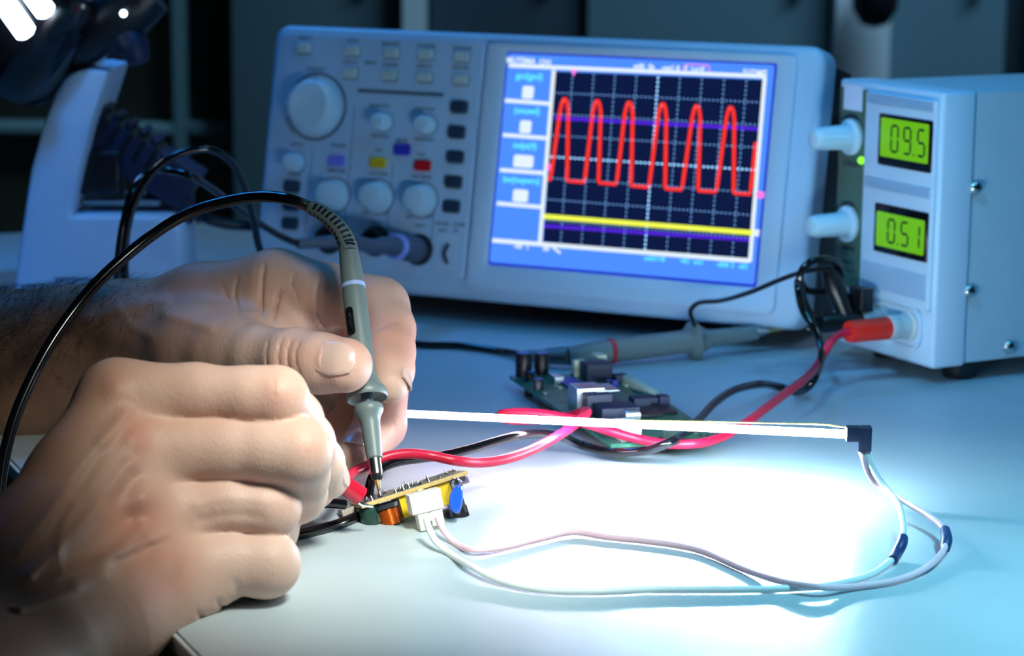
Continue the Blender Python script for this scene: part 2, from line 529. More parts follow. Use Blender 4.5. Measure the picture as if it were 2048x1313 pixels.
m = MB(); strip(m, (1506, 465), (1519, 467), 3.6, 1.7); m.build('yellow_marker', E_white, screen)
# the red pulses
peaks = [(1130, 197), (1195, 201), (1259, 204), (1326, 207), (1394, 211), (1462, 214)]
flats = [((1134, 362), (1168, 365)), ((1197, 366), (1232, 369)), ((1262, 372), (1297, 375)), ((1330, 378), (1363, 380)), ((1396, 382), (1432, 384)), ((1467, 387), (1500, 389))]
path = [(1096, 360), (1100, 360)]
for (qx, qy), (fa_, fb_) in zip(peaks, flats):
    sx0, sy0 = path[-1]
    path += [(sx0 + 3, sy0 - 12), (qx - 9, qy + 24), (qx - 5, qy + 8), (qx - 1.5, qy + 0.5), (qx + 1.5, qy + 0.5), (qx + 5, qy + 9), (qx + 7, qy + 26), (fa_[0] + 1, fa_[1] - 14), (fa_[0], fa_[1] - 5), (fa_[0] + 2, fa_[1]), fb_]
path += [(1503, 372), (1512, 285)]
m = MB(); pts = np.array([SF(*s2(*p), 1.75) for p in path])
m.tube(pts, 1.0, 6, 1); m.build('red_trace', E_redt, screen)
# white rules
m = MB()
for a, b, w in (((1018, 131), (1532, 153), 2.2), ((1530, 153), (1500, 524), 2.2), ((985, 481), (1500, 522), 2.4), ((1108, 140), (1080, 486), 2.4),
                ((1010, 201), (1104, 208), 2.2), ((1006, 270), (1098, 277), 2.2), ((1000, 340), (1094, 347), 2.2), ((994, 407), (1088, 415), 2.2)):
    strip(m, a, b, w, 1.5)
m.build('white_rules', E_white, screen)
m = MB()
for x, y, w, h in ((1056, 185, 7.0, 7.2), (1051, 254, 7.0, 7.2), (1047, 323, 12.2, 7.0), (1041, 392, 9.2, 7.0)):
    a = SF.uv(x, y, 1.4); MB().slab(SF, rrect(a[0] - w / 2, a[0] + w / 2, a[1] - h / 2, a[1] + h / 2, 1.4), 1.4, 1.6).build('white_box', E_white, screen)


def lab(mb, px, py, s, size, sq=1.0, ang=0.0):
    f = at_face(px, py, 1.45)
    MB().text(f, s, size, depth=0.15, squeeze=sq).build('lettering', mb, screen)


lab(E_white, 1042, 122, 'MUTEMA', 4.6, 0.95); lab(E_white, 1091, 125, 'CH1', 4.4, 0.9)
lab(E_white, 1278, 133, 'm00', 4.0, 0.9); lab(E_white, 1303, 134, '0s', 4.0); lab(E_white, 1336, 136, '-mt1', 4.0); lab(E_white, 1356, 137, '8', 4.0)
lab(E_white, 1372, 138, 'F', 4.0); lab(E_white, 1395, 139, '1x=F', 4.0); lab(E_white, 1510, 146, 'S1DMS', 4.6)
lab(E_white, 1036, 493, '-00', 3.8); lab(E_white, 1055, 495, '1', 3.8); lab(E_white, 1092, 498, '00', 3.8)
m = MB(); strip(m, (1106, 495), (1121, 507), 1.3); m.build('pointer_mark', E_white, screen)
lab(E_cyan, 1059, 153, 'gn:i(gnd)', 5.0, 0.95); lab(E_cyan, 1054, 222, '(unused)', 5.0, 0.9); lab(E_cyan, 1050, 292, 'mdpt(4)', 5.0, 0.9); lab(E_cyan, 1043, 361, 'bw(twpwrs)', 5.0, 0.92)
lab(E_cyan, 1309, 518, 'mt01=8', 3.8); lab(E_cyan, 1370, 523, '<81', 3.8); lab(E_cyan, 1397, 525, 'wt1', 3.8); lab(E_cyan, 1445, 530, '-008', 3.8); lab(E_cyan, 1465, 531, '2', 3.8); lab(E_cyan, 1487, 534, 'v81', 3.8)
m = MB()
a = SF.uv(1393, 139, 1.4); o_ = rrect(a[0] - 7.6, a[0] + 7.6, a[1] - 2.6, a[1] + 2.8, 2.4); i_ = rrect(a[0] - 7.1, a[0] + 7.1, a[1] - 2.1, a[1] + 2.3, 2.0)
m.ring(SF, o_, (i_, i_), 1.4, 1.6); m.build('pink_outline', E_pink, screen); m = MB()
b = SF.uv(1148, 144, 1.4); m.slab(SF, [(b[0] - 2.0, b[1] + 1.2), (b[0] + 2.0, b[1] + 1.2), (b[0], b[1] - 2.4)], 1.6, 1.75); m.build('pink_marker', E_pink, screen); m = MB()
b = SF.uv(1099, 335, 1.4); m.slab(SF, rrect(b[0] - 1.4, b[0] + 1.4, b[1] - 1.8, b[1] + 1.8, 1.3), 1.8, 1.9); m.build('pink_marker', E_pink, screen); m = MB()
b = SF.uv(1521, 390, 1.4); m.slab(SF, rrect(b[0] - 2.2, b[0] + 2.2, b[1] - 1.8, b[1] + 1.8, 1.0), 1.6, 1.75)
m.build('pink_marker', E_pink, screen)

# ---- controls: knobs, keys and sockets on the raised panel
ZP = 1.2
M_keyd = mat('slate_key', (0.020, 0.042, 0.08), 0.5)
M_keyl = mat('pale_key', (0.60, 0.70, 0.66), 0.35)
M_kblue = mat('blue_key', (0.05, 0.05, 0.62), 0.4)
M_kviolet = mat('violet_key', (0.20, 0.22, 0.85), 0.4)
M_kyel = mat('yellow_key', (0.80, 0.55, 0.01), 0.4)
M_kred = mat('red_key', (0.70, 0.005, 0.010), 0.4)
M_groove = mat('panel_groove', (0.10, 0.17, 0.23), 0.7, vary=0)


def knob(px, py, r, h, cone=0.82, dimple=False, name='knob', label=None):
    """centred so that the cap is seen at (px, py)"""
    u, v = SF.uv(px, py, ZP + h)
    f = SF.at(u, v, ZP)
    m = MB(); m.lathe(f, [(r * 1.16, 0), (r * 1.16, 0.8), (r * 1.02, 1.0), (r, 1.4), (r * cone, h - 1.2), (r * cone * 0.94, h - 0.3), (r * cone * 0.8, h), (0.01, h)], 32, False)
    for k in range(14):
        a = k * math.pi / 7
        m.tube([f(r * 1.0 * math.cos(a), r * 1.0 * math.sin(a), 1.5), f(r * cone * math.cos(a), r * cone * math.sin(a), h - 1.5)], 0.035 * r + 0.18, 5, 1)
    o = m.build(name, M_knob, scope)
    if label: o['label'] = label
    g = MB().lathe(f, [(r * 1.28, 0), (r * 1.28, 0.15), (r * 1.17, 0.15)], 32, False).build('knob_ring', M_groove, o)
    if dimple:
        q = f(-r * 0.42, r * 0.42, h); MB().ball(q, (1.6, 1.6, 0.8)).build('finger_dimple', M_white, o)
    return o


knob(614, 209, 15.6, 11, 0.90, True, 'knob', 'large round jog dial')
knob(752, 241, 4.9, 10, 0.85); knob(840, 246, 4.9, 10, 0.85); knob(576, 322, 5.0, 10, 0.85)
knob(651, 388, 8.3, 11, 0.86); knob(738, 391, 8.3, 11, 0.86); knob(826, 397, 8.3, 11, 0.86)
# arc engraving round the jog dial
u, v = SF.uv(627, 213, ZP); f = SF.at(u, v, ZP)
for a0, a1 in ((-50, 65), (200, 235), (-48, -28)):
    V = [f(19.6 * math.cos(math.radians(a)), 19.6 * math.sin(math.radians(a)), 0.1) for a in np.linspace(a0, a1, 20)]
    MB().tube(V, 0.35, 5, 1).build('dial_engraving', M_groove, scope)


def key(px, py, w, h, m_, z=2.6, name='button', r=1.0, print_=True):
    u, v = SF.uv(px, py, ZP + z)
    o = MB().slab(SF, rrect(u - w / 2, u + w / 2, v - h / 2, v + h / 2, r), ZP, ZP + z, 0.7).build(name, m_, scope)
    if print_:
        MB().slab(SF, rrect(u - w / 2 - 0.3, u + w / 2 + 0.6, v - h / 2 - 0.8, v + h / 2 + 0.3, r), ZP, ZP + 0.12).build('button_rim', M_groove, o)
    return o


for x, y in ((604, 96), (701, 101), (779, 105), (849, 108), (921, 113), (697, 146), (776, 150), (846, 153), (919, 158)):
    key(x, y, 9.0, 5.6, M_keyl, 2.6)
for x, y in ((916, 213), (911, 263), (908, 313), (904, 363), (900, 412), (581, 372), (579, 408), (577, 446)):
    key(x, y, 10.2, 6.6, M_keyd, 2.0, r=1.8)
for x, y, mm, nm in ((670, 321, M_kviolet, 'violet button'), (754, 325, M_kyel, 'yellow button'), (802, 299, M_kblue, 'dark blue button'), (843, 331, M_kred, 'red button')):
    key(x, y, 10.4, 6.2, mm, 2.2, r=1.5, print_=False)['label'] = nm
a, b = SF.uv(716, 181, ZP), SF.uv(887, 191, ZP)
MB().slab(SF, [(a[0], a[1] - 1.2), (b[0], a[1] - 1.2), (b[0], a[1] + 1.2), (a[0], a[1] + 1.2)], ZP, ZP + 0.12).build('panel_slot', M_groove, scope)
m = MB()
for px_, y0, y1 in ((710, 215, 520), (786, 330, 500), (625, 300, 470), (870, 400, 480)):
    a, b = SF.uv(px_, y0, ZP), SF.uv(px_ - 9, y1, ZP)
    m.slab(SF, [(a[0] - 0.25, a[1]), (a[0] + 0.25, a[1]), (a[0] + 0.25, b[1]), (a[0] - 0.25, b[1])], ZP, ZP + 0.1)
m.build('panel_line', M_groove, scope)
m = MB()
for x, y, s in ((611, 76, 'SELECT'), (706, 82, 'SETUP'), (782, 88, 'MEASURE'), (853, 92, 'ACQUIRE'), (925, 97, 'STORAGE'), (700, 125, 'UTILITY'), (741, 126, 'MENU'),
                (780, 130, 'CURSOR'), (849, 133, 'DISPLAY'), (922, 136, 'RECORD'), (633, 139, 'INTENSITY'), (594, 289, 'DELAY'), (676, 291, 'TRIGGER'), (760, 212, 'POSITION'),
                (850, 219, 'POSITION'), (760, 273, 'VERTICAL'), (848, 279, 'HORIZON'), (758, 301, 'CH1'), (842, 309, 'CH2'), (804, 281, 'MATH'), (672, 342, 'TIME BASE'), (757, 348, 'VOLTS/DIV'),
                (843, 354, 'VOLTS/DIV'), (588, 350, 'FORCE'), (730, 427, '20V'), (818, 434, '20V'), (770, 427, '2mV'), (858, 434, '2mV'), (753, 446, 'CH1 X'), (840, 452, 'CH2 Y'),
                (884, 448, 'PROBE'), (918, 450, 'COMP'), (884, 461, '1kHz'), (912, 462, '3V')):
    MB().text(at_face(x, y, ZP), s, 2.7, depth=0.1).build('lettering', M_print, scope)
# sockets: three round input sockets and the test-signal loop
for x, y in ((660, 478), (752, 482), (838, 500)):
    u, v = SF.uv(x, y, ZP); f = SF.at(u, v, ZP)
    MB().lathe(f, [(9, 0), (9, 1.0), (7.5, 1.4), (6.2, 2), (6.2, 8), (4.6, 8), (4.6, 2), (0.01, 2)], 28, False).build('input_socket', M_dark, scope)
f = at_face(897, 508, ZP)
MB().tube([f(-0.6, 5, 0), f(0.2, 4, 3), f(-0.6, 0, 4), f(0.4, -4, 3), f(-0.4, -5, 0)], 1.0, 8, 5).build('test_loop', M_dark, scope)
MB().slab(SF, rrect(*(SF.uv(875, 470, ZP)[0], SF.uv(920, 470, ZP)[0]), SF.uv(897, 540, ZP)[1], SF.uv(897, 470, ZP)[1], 1), ZP, ZP + 0.1).build('test_plate', M_white2, scope)
# ------------------------------------------------------------------ the power supply
PYAW, PW, PH, PD = -1.0807, 85.6, 137.73, 205.0
prd = np.array([math.cos(PYAW), math.sin(PYAW), 0]); pbk = np.array([-math.sin(PYAW), math.cos(PYAW), 0])
FR = np.array([208.82, 1149.51, 8.7])                           # front right bottom corner
PF = Frame(FR - prd * PW, prd, (0, 0, 1))                       # front: x to the right, y up, z out of the front
PS = Frame(FR, pbk, (0, 0, 1))                                  # right side: x to the rear, y up, z out of the side
psu = thing('power_supply', 'pale power supply with two green digit displays at the right', 'power supply', PF(PW / 2, -8.7, -PD / 2))
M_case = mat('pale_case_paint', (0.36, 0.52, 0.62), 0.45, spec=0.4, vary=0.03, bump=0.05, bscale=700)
M_olive = mat('green_grey_panel', (0.075, 0.15, 0.105), 0.55, vary=0.05)
M_lcd = mat('lcd_green', (0.0, 0.0, 0.0), 0.25, vary=0, emit=(0.16, 0.56, 0.004), strength=0.85)
M_seg = mat('lcd_segment', (0.01, 0.03, 0.004), 0.4, vary=0)
bz = -PS.uv(1946, 400)[0]
m = MB(); m.slab(Frame(PF(0, 0, bz), PF.x, PF.y), rrect(0, PW, 0, PH, 2), 0, -bz, 2.0, True); m.build('front_bezel', M_white2, psu)
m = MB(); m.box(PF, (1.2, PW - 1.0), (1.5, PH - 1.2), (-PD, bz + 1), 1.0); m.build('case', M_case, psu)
for a in (14, PW - 14):
    for c in (-28, -PD + 30):
        MB().lathe(axis_frame(PF(a, 2, c), (0, 0, -1)), [(9, 0), (9, 7), (8, 10.5)], 20).build('foot', M_black, psu)
for px, py in ((1951, 376), (1939, 583), (2018, 694)):
    u, v = PS.uv(px, py)
    q = PS.at(u, v, 0.0)
    o = MB().lathe(q, [(3.4, -0.5), (3.4, 0.5), (2.6, 1.6), (1.2, 2.2), (0.01, 2.3)], 20, False).build('screw', M_steel, psu)
    MB().box(q, (-2.0, 2.0), (-0.4, 0.4), (2.0, 2.4)).build('screw_slot', M_dark, o)
# olive strip at the left, with sticker, knobs, lamp
ou1 = PF.uv(1737, 250)[0]
ov0 = PF.uv(1700, 575)[1]
MB().slab(PF, rrect(2.0, ou1 - 0.6, ov0, PH - 4, 1.0), 0, 0.8).build('control_strip', M_olive, psu)
cu1 = PF.uv(1878, 300)[0]
rv0 = PF.uv(1845, 608)[1]
MB().slab(PF, rrect(ou1, PW - 2.2, rv0 - 3, PH - 4, 1.5), 0, 2.4, 1.0).build('display_panel', M_white2, psu)
ZD = 2.4
for rows in ((185, 191, 197, 203), (357, 363, 369, 375), (530, 536, 542, 548, 554, 560, 566, 572, 578)):
    m = MB(); a = [PF.uv(1800, py + 10, ZD)[1] for py in rows]
    prof = [(ou1 + 2.5, a[0] + 0.5)]
    for v_ in a:
        m.box(PF, (ou1 + 2.5, PW - 4.5), (v_ - 0.32, v_ + 0.32), (ZD - 0.2, ZD + 1.1), 0.2)
    m.box(PF, (ou1 + 2.5, PW - 4.5), (a[-1] - 0.4, a[0] + 0.4), (ZD - 0.3, ZD + 0.1))
    m.build('panel_ribs', M_white, psu)


def seg_digit(mb, f, ch, w, h, t):
    S = {'0': 'abcdef', '9': 'abcdfg', '5': 'acdfg', '1': 'bc', '8': 'abcdefg'}[ch]
    pts = {'a': ((0, h), (w, h)), 'b': ((w, h), (w, h / 2)), 'c': ((w, h / 2), (w, 0)), 'd': ((0, 0), (w, 0)), 'e': ((0, 0), (0, h / 2)), 'f': ((0, h / 2), (0, h)), 'g': ((0, h / 2), (w, h / 2))}
    for s in S:
        (x0, y0), (x1, y1) = pts[s]; dx, dy = x1 - x0, y1 - y0; l = math.hypot(dx, dy); dx /= l; dy /= l
        x0 += dx * t * 0.6; y0 += dy * t * 0.6; x1 -= dx * t * 0.6; y1 -= dy * t * 0.6; nx, ny = -dy * t / 2, dx * t / 2
        mb.slab(f, [(x0 - nx, y0 - ny), (x1 - nx, y1 - ny), (x1 + dx * t * .35, y1 + dy * t * .35), (x1 + nx, y1 + ny), (x0 + nx, y0 + ny), (x0 - dx * t * .35, y0 - dy * t * .35)], 0, 0.15)


def display(tl, tr, br, bl, gt, gb, text, xs, lab_):
    a = [np.array(PF.uv(*p, ZD)) for p in (tl, tr, br, bl)]
    x0 = (a[0][0] + a[3][0]) / 2; x1 = (a[1][0] + a[2][0]) / 2; y1 = (a[0][1] + a[1][1]) / 2; y0 = (a[2][1] + a[3][1]) / 2
    d = MB().slab(PF, rrect(x0, x1, y0, y1, 1.0), ZD, ZD + 0.9, 0.4).build('display', M_blackgloss, psu); d['label'] = lab_
    H = y1 - y0
    g0, g1 = y0 + H * gb, y1 - H * gt
    MB().slab(PF, rrect(x0 + 2.2, x1 - 2.0, g0, g1, 1.0), ZD + 0.9, ZD + 1.05).build('display_glass', M_lcd, d)
    m = MB(); w = (x1 - x0)
    hh = (g1 - g0) * 0.66; yb = g0 + (g1 - g0) * 0.17
    for x, ch in xs:
        f = PF.at(x0 + w * x, yb, ZD + 1.06)
        if ch == '.': m.box(f, (-0.5, 0.5), (-0.5, 0.5), (0, 0.15))
        else: seg_digit(m, f, ch, w * 0.125, hh, 1.25)
    m.build('digits', M_seg, d)


display((1761, 228), (1868, 241), (1862, 346), (1757, 329), 0.07, 0.17, '09.5', ((0.26, '0'), (0.50, '9'), (0.69, '.'), (0.76, '5')), 'upper green display reading 09.5')
display((1752, 406), (1860, 426), (1853, 526), (1749, 501), 0.16, 0.13, '0.51', ((0.28, '0'), (0.475, '.'), (0.53, '5'), (0.74, '1')), 'lower green display reading 0.51')
u, v = PF.uv(1706, 195, 0.8); MB().slab(PF, rrect(u - 7.6, u + 8.2, v - 6.6, v + 6.6, 0.5), 0.8, 1.0).build('white_sticker', mat('sticker', (0.72, 0.82, 1.0), 0.5), psu)
u, v = PF.uv(1724, 321, 0.8); MB().lathe(PF.at(u, v, 0.8), [(2.0, 0), (2.0, 0.8), (1.4, 1.8), (0.01, 2.1)], 14, False).build('indicator_or_glint', mat('lamp_green', (0.02, 0.1, 0.0), 0.3, emit=(0.25, 1.0, 0.02), strength=1.4, vary=0), psu)
for (ax, ay), (bx, by) in (((1703, 274), (1660, 273)), ((1696, 448), (1654, 447))):
    u, v = PF.uv(ax, ay, 0.8); f = PF.at(u, v, 0.8)
    L = 24.0
    o = MB().lathe(f, [(9.4, 0), (9.4, 1.6), (8.6, 2.2), (6.6, 2.6), (6.2, 5), (5.6, L - 3), (5.0, L - 0.8), (4.0, L), (0.01, L)], 28, False).build('knob', M_knob, psu)
    m = MB()
    for k in range(12):
        a = k * math.pi / 6; m.tube([f(6.1 * math.cos(a), 6.1 * math.sin(a), 5), f(5.5 * math.cos(a), 5.5 * math.sin(a), L - 4)], 0.4, 5, 1)
    m.build('knob_grip', M_knob, o)
    V = [f(11.2 * math.cos(math.radians(a)), 11.2 * math.sin(math.radians(a)), 0.1) for a in np.linspace(35, 150, 16)]
    MB().tube(V, [0.3] * 4 + [0.9] * 8 + [0.3] * 4, 5, 1).build('dial_engraving', M_dark, psu)
M_dprint = mat('dark_print', (0.02, 0.05, 0.05), 0.7, vary=0)
for x, y, s in ((1704, 328, 'CURRENT'), (1697, 497, 'MAINS'), (1695, 525, '0-30 V'), (1697, 540, '0-2.5 A')):
    u, v = PF.uv(x, y, 0.85); MB().text(PF.at(u, v, 0.85), s, 3.6, depth=0.1).build('lettering', M_dprint, psu)
# terminal recess with grooved rim, sockets
u, v = PF.uv(1818, 652, 0.4)
MB().ring(PF, rrect(u - 34, u + 11, v - 12, v + 11, 9), (rrect(u - 33, u + 9.6, v - 10.5, v + 9.6, 8), rrect(u - 32, u + 8.6, v - 9.6, v + 8.6, 7)), 0, 1.4, 0.2).build('terminal_surround', M_white2, psu)
RS = PF.at(u, v, 0.0); BS = PF.at(u - 24, v, 0.0)
for s in (RS, BS):
    MB().lathe(s, [(7.5, 0), (7.5, 1.5), (6.4, 2.5), (6.0, 9), (6.4, 9.5), (6.4, 14), (5.2, 14.2), (0.01, 14.2)], 24, False).build('terminal_socket', mat('grey_white_terminal', (0.55, 0.62, 0.62), 0.4), psu)
# red banana plug in the near socket, black one in the far socket
# ------------------------------------------------------------------ banana plugs
o = MB().lathe(RS.at(0, 0, 12), [(3.2, 0), (5.6, 0.4), (5.8, 2), (5.6, 24), (5.2, 25.6), (2.2, 25.8), (2.0, 24)], 24, True).build('banana_plug', M_redplug)
tag(o, 'red banana plug in the front socket of the power supply', 'plug')
o = thing('banana_plug', 'black banana plug behind the red one on the power supply', 'plug', BS(0, 0, 12))
MB().lathe(BS.at(0, 0, 12), [(3.2, 0), (5.2, 0.4), (5.4, 2), (5.0, 24), (4.4, 26), (1.6, 26.4)], 20).build('plug_sleeve', M_black, o)
MB().lathe(axis_frame(BS(0, 3, 22), nrm(np.array([-0.35, 0.15, 0.85]))), [(4.4, 0), (4.6, 4), (5.6, 14), (4.0, 24), (2.2, 27)], 18).build('cross_plug', M_black, o)
MB().box(BS.at(0, 0, 10), (-6, 6), (5, 17), (-1, 7), 1.0).build('plug_block', M_black, o)
fo = P(1610, 630, 1190)
pc = MB()

# ------------------------------------------------------------------ second probe, lying on the bench
def lerp(a, b, t): return np.asarray(a) * (1 - t) + np.asarray(b) * t


T2 = G(1532, 664, 11.5); C2 = G(1405, 683, 11.0); B2 = G(1226, 702, 7.6); S2 = G(1085, 714, 5.2)
ax2 = nrm(B2 - T2)
probe2 = thing('probe', 'grey oscilloscope probe lying on the bench in front of the screen', 'probe', (C2[0], C2[1], 0))
L_all = np.linalg.norm(B2 - T2)
PF2 = axis_frame(T2, ax2)
lc = float((C2 - T2) @ ax2)
m = MB().lathe(PF2, [(1.0, -1.5), (2.2, 4), (4.0, 7)], 20); MB().lathe(PF2, [(0.5, -9), (0.9, -1), (1.4, 2)], 12).build('probe_tip', M_brass, probe2)
m.build('nose_ring', M_steel, probe2)
MB().lathe(PF2, [(3.2, 6), (4.0, 8), (4.6, lc - 9), (5.5, lc - 6), (6.6, lc - 5), (6.6, lc - 3.5), (4.6, lc - 3)], 24).build('nose_cone', M_grey, probe2)
o = MB().lathe(PF2, [(4.6, lc - 3.5), (4.6, lc - 1)], 24).build('neck', M_dark, probe2)
MB().lathe(PF2, [(3.0, lc - 1.6), (9.0, lc - 1.6), (10.2, lc - 0.6), (10.3, lc + 1.2), (9.4, lc + 2.2), (6.8, lc + 4), (6.0, lc + 8), (6.3, L_all * 0.85), (6.2, L_all)], 28).build('handle', M_grey, probe2)
MB().lathe(PF2, [(6.0, L_all), (6.75, L_all + 0.2), (6.75, L_all + 2.4), (6.0, L_all + 2.6)], 24).build('marking_ring', mat('red_ring', (0.45, 0.02, 0.03), 0.4), probe2)
MB().lathe(PF2, [(6.2, L_all + 2.5), (6.0, L_all + 12), (4.8, L_all + 26)], 24).build('handle_end', M_grey, probe2)
q0 = PF2(0, 0, L_all + 25)
SP = [q0, lerp(q0, S2, 0.5), S2, G(1050, 712, 4.0)]
MB().tube(SP, [4.8, 4.4, 3.9, 3.0], 12, 6).build('strain_relief', M_grey, probe2)
Qs, Rs = spline(np.array(SP[:3]), np.array([4.8, 4.4, 3.9]), 8)
m = MB()
for k in range(1, 15, 2):
    t = nrm(Qs[min(k + 1, 16)] - Qs[k - 1]); f = axis_frame(Qs[k], t, (0, 0, 1))
    m.box(f, (-1.2, 1.2), (Rs[k] - 0.5, Rs[k] + 0.08), (-0.75, 0.75)); m.box(f, (Rs[k] - 0.5, Rs[k] + 0.08), (-1.4, 1.0), (-0.75, 0.75)); m.box(f, (-Rs[k] - 0.08, -Rs[k] + 0.5), (-1.4, 1.0), (-0.75, 0.75))
m.build('relief_slots', M_dark, probe2)
# its cable: along the bench, up in a loop at the left and down behind the forearm
cab = [G(1052, 712, 4.0), G(1010, 704, 2.4), G(920, 692, 2.2), G(835, 689, 2.2), P(740, 668, 1248), P(640, 620, 1235), P(560, 560, 1215), P(520, 500, 1195), P(507, 440, 1185), P(488, 372, 1175), P(460, 322, 1165),
       P(420, 299, 1155), P(372, 304, 1150), P(330, 324, 1147), P(296, 358, 1145), P(268, 410, 1144), P(253, 470, 1144), P(250, 540, 1145), P(250, 620, 1146), P(247, 700, 1148), G(240, 765, 2.2), G(190, 780, 2.2), G(60, 790, 2.2)]
MB().tube(cab, 1.9, 10, 7).build('probe_cable', M_blackgloss, probe2)
# ground lead from its collar to the power supply
gl = [PF2(0, 6.0, lc - 1), P(1387, 645, C2[1] + 2), P(1381, 622, C2[1] - 2), P(1396, 607, C2[1] - 4), P(1440, 602, C2[1] - 8), P(1500, 585, 1190), P(1560, 560, 1180), P(1610, 543, 1172), P(1660, 536, 1178)]
MB().tube(gl, 1.3, 8, 7).build('ground_lead', M_black, probe2)
MB().tube([gl[-1], P(1668, 545, 1180), P(1676, 575, 1182), P(1684, 605, 1184), P(1692, 632, 1184)], [1.6, 2.8, 3.6, 3.4, 2.6], 10, 5).build('lead_plug', M_black, probe2)

# ------------------------------------------------------------------ input plug on the oscilloscope and its cable
u, v = SF.uv(838, 500, ZP); f = SF.at(u, v, ZP)
bnc = thing('input_plug', 'grey input plug with pale blue ring on the oscilloscope socket', 'plug', f(0, 0, 2))
M_bnc = mat('grey_plug_plastic', (0.07, 0.10, 0.15), 0.45)
MB().lathe(f, [(6.6, 4), (7.4, 5), (7.4, 15), (6.8, 16), (6.8, 26), (6.2, 27)], 26).build('plug_body', M_bnc, bnc)
MB().lathe(f, [(6.2, 26), (7.3, 26.5), (7.3, 30), (6.0, 30.5)], 26).build('marking_ring', mat('pale_blue_ring', (0.30, 0.42, 0.95), 0.4), bnc)
e0 = f(0, 0, 30)
rp = [e0, f(0, 0.0, 42), f(-1, -1.5, 54), f(-8, 0, 68), P(596, 488, f(0, 0, 70)[1] - 6)]
MB().tube(rp, [6.0, 4.8, 4.2, 3.6, 3.0], 14, 6).build('strain_relief', M_bnc, bnc)
yb = rp[-1][1]
cb = [rp[-1], P(560, 472, yb - 8), P(520, 448, yb - 20), P(478, 418, yb - 36), P(430, 382, yb - 55), P(380, 352, yb - 75), P(330, 341, 1190), P(292, 348, 1172), P(264, 385, 1160), P(248, 440, 1154), P(237, 510, 1153), P(234, 580, 1153), P(234, 660, 1155), G(228, 762, 2.2), G(150, 782, 2.2), G(40, 800, 2.2)]
MB().tube(cb, 1.9, 10, 7).build('cable', M_blackgloss, bnc)

# ------------------------------------------------------------------ red and black supply leads
rtip = RS(0, 0, 37)
def g(px, py, z=1.9): return G(px, py, z)
R0 = [rtip, RS(0, -1.0, 43), P(1662, 684, rtip[1] - 10), P(1640, 722, rtip[1] - 18), P(1610, 758, 1090), P(1570, 788, 1066), P(1530, 818, 1040), P(1490, 848, 1015), G(1440, 876, 9.5), G(1390, 888, 9.8), G(1330, 888, 9.8), G(1270, 877, 10.5), G(1220, 863, 14),
      P(1180, 850, 985), P(1120, 834, 988), P(1060, 826, 992), P(1022, 826, 996), P(1002, 830, 1000), P(1010, 838, 1004), P(1040, 841, 1006), P(1100, 838, 1006), P(1150, 830, 1004), P(1170, 823, 999), P(1172, 828, 985), P(1150, 849, 970), P(1110, 876, 958), P(1060, 902, 948), P(1010, 919, 938), P(960, 926, 930), P(910, 922, 922), P(860, 912, 922), P(815, 908, 919),
      P(775, 914, 916), P(740, 930, 913), P(708, 945, 906), P(692, 957, 892), P(682, 964, 878)]
lead = thing('test_lead', 'red test lead running from the power supply to the red clip in the fingers', 'cable', (R0[9][0], R0[9][1], 0))
MB().tube(R0, 2.1, 10, 7).build('wire', M_red, lead)
# red clip sleeve held by thumb and forefinger
ca, cb_ = P(678, 962, 866), P(721, 993, 869)
cf = axis_frame(ca, cb_ - ca, (0, 0, 1))
Lc = np.linalg.norm(cb_ - ca)
MB().lathe(cf, [(2.4, -6), (3.4, -2), (3.7, Lc * 0.5), (3.8, Lc), (3.2, Lc), (3.0, Lc - 2), (0.01, Lc - 2.2)], 24, False).build('clip_sleeve', mat('red_clip_rubber', (0.50, 0.006, 0.03), 0.3, coat=0.4), lead)
MB().tube([cf(1, -2, Lc - 3), cf(1.2, -2.2, Lc + 3), cf(0.6, -0.4, Lc + 7)], [1.0, 0.9, 0.5], 8, 3).build('clip_jaw', M_steel, lead)
B0 = [BS(0, 0, 37), BS(0, -2, 44), P(1632, 650, 1170), P(1618, 625, 1166), P(1604, 585, 1164), P(1602, 545, 1164), P(1625, 522, 1166), P(1660, 520, 1172), P(1680, 540, 1180), P(1672, 580, 1184), P(1640, 585, 1182), P(1612, 580, 1180), P(1600, 560, 1172), P(1596, 575, 1160), P(1606, 620, 1156), P(1628, 655, 1150), P(1642, 690, 1140),
      P(1640, 730, 1126), P(1622, 768, 1112), G(1596, 783, 2.4), G(1560, 775, 2.4), P(1520, 769, 1106), P(1470, 780, 1082), P(1430, 806, 1052), P(1400, 838, 1022), P(1372, 866, 996), G(1335, 888, 13.5), G(1290, 902, 8), G(1220, 905, 5), G(1160, 890, 5), P(1120, 874, 970), P(1080, 868, 965), P(1040, 871, 958), P(990, 884, 950), P(940, 899, 942), P(890, 911, 934), P(840, 917, 926), P(795, 924, 918),
      P(765, 936, 912), P(745, 956, 908), P(738, 985, 906), P(736, 1015, 904), P(727, 1042, 899), P(705, 1066, 890), P(670, 1080, 880), P(630, 1087, 872), P(595, 1088, 866), P(560, 1075, 862), P(570, 1040, 868), P(610, 1015, 874), P(650, 1007, 878), P(690, 1010, 882)]
B0 = [np.array([q[0], q[1], max(q[2], 2.0)]) for q in B0]
bl = thing('test_lead', 'black test lead curling from the power supply under the small board', 'cable', (B0[27][0], B0[27][1], 0))
MB().tube(B0, 2.0, 10, 7).build('wire', M_blackgloss, bl)

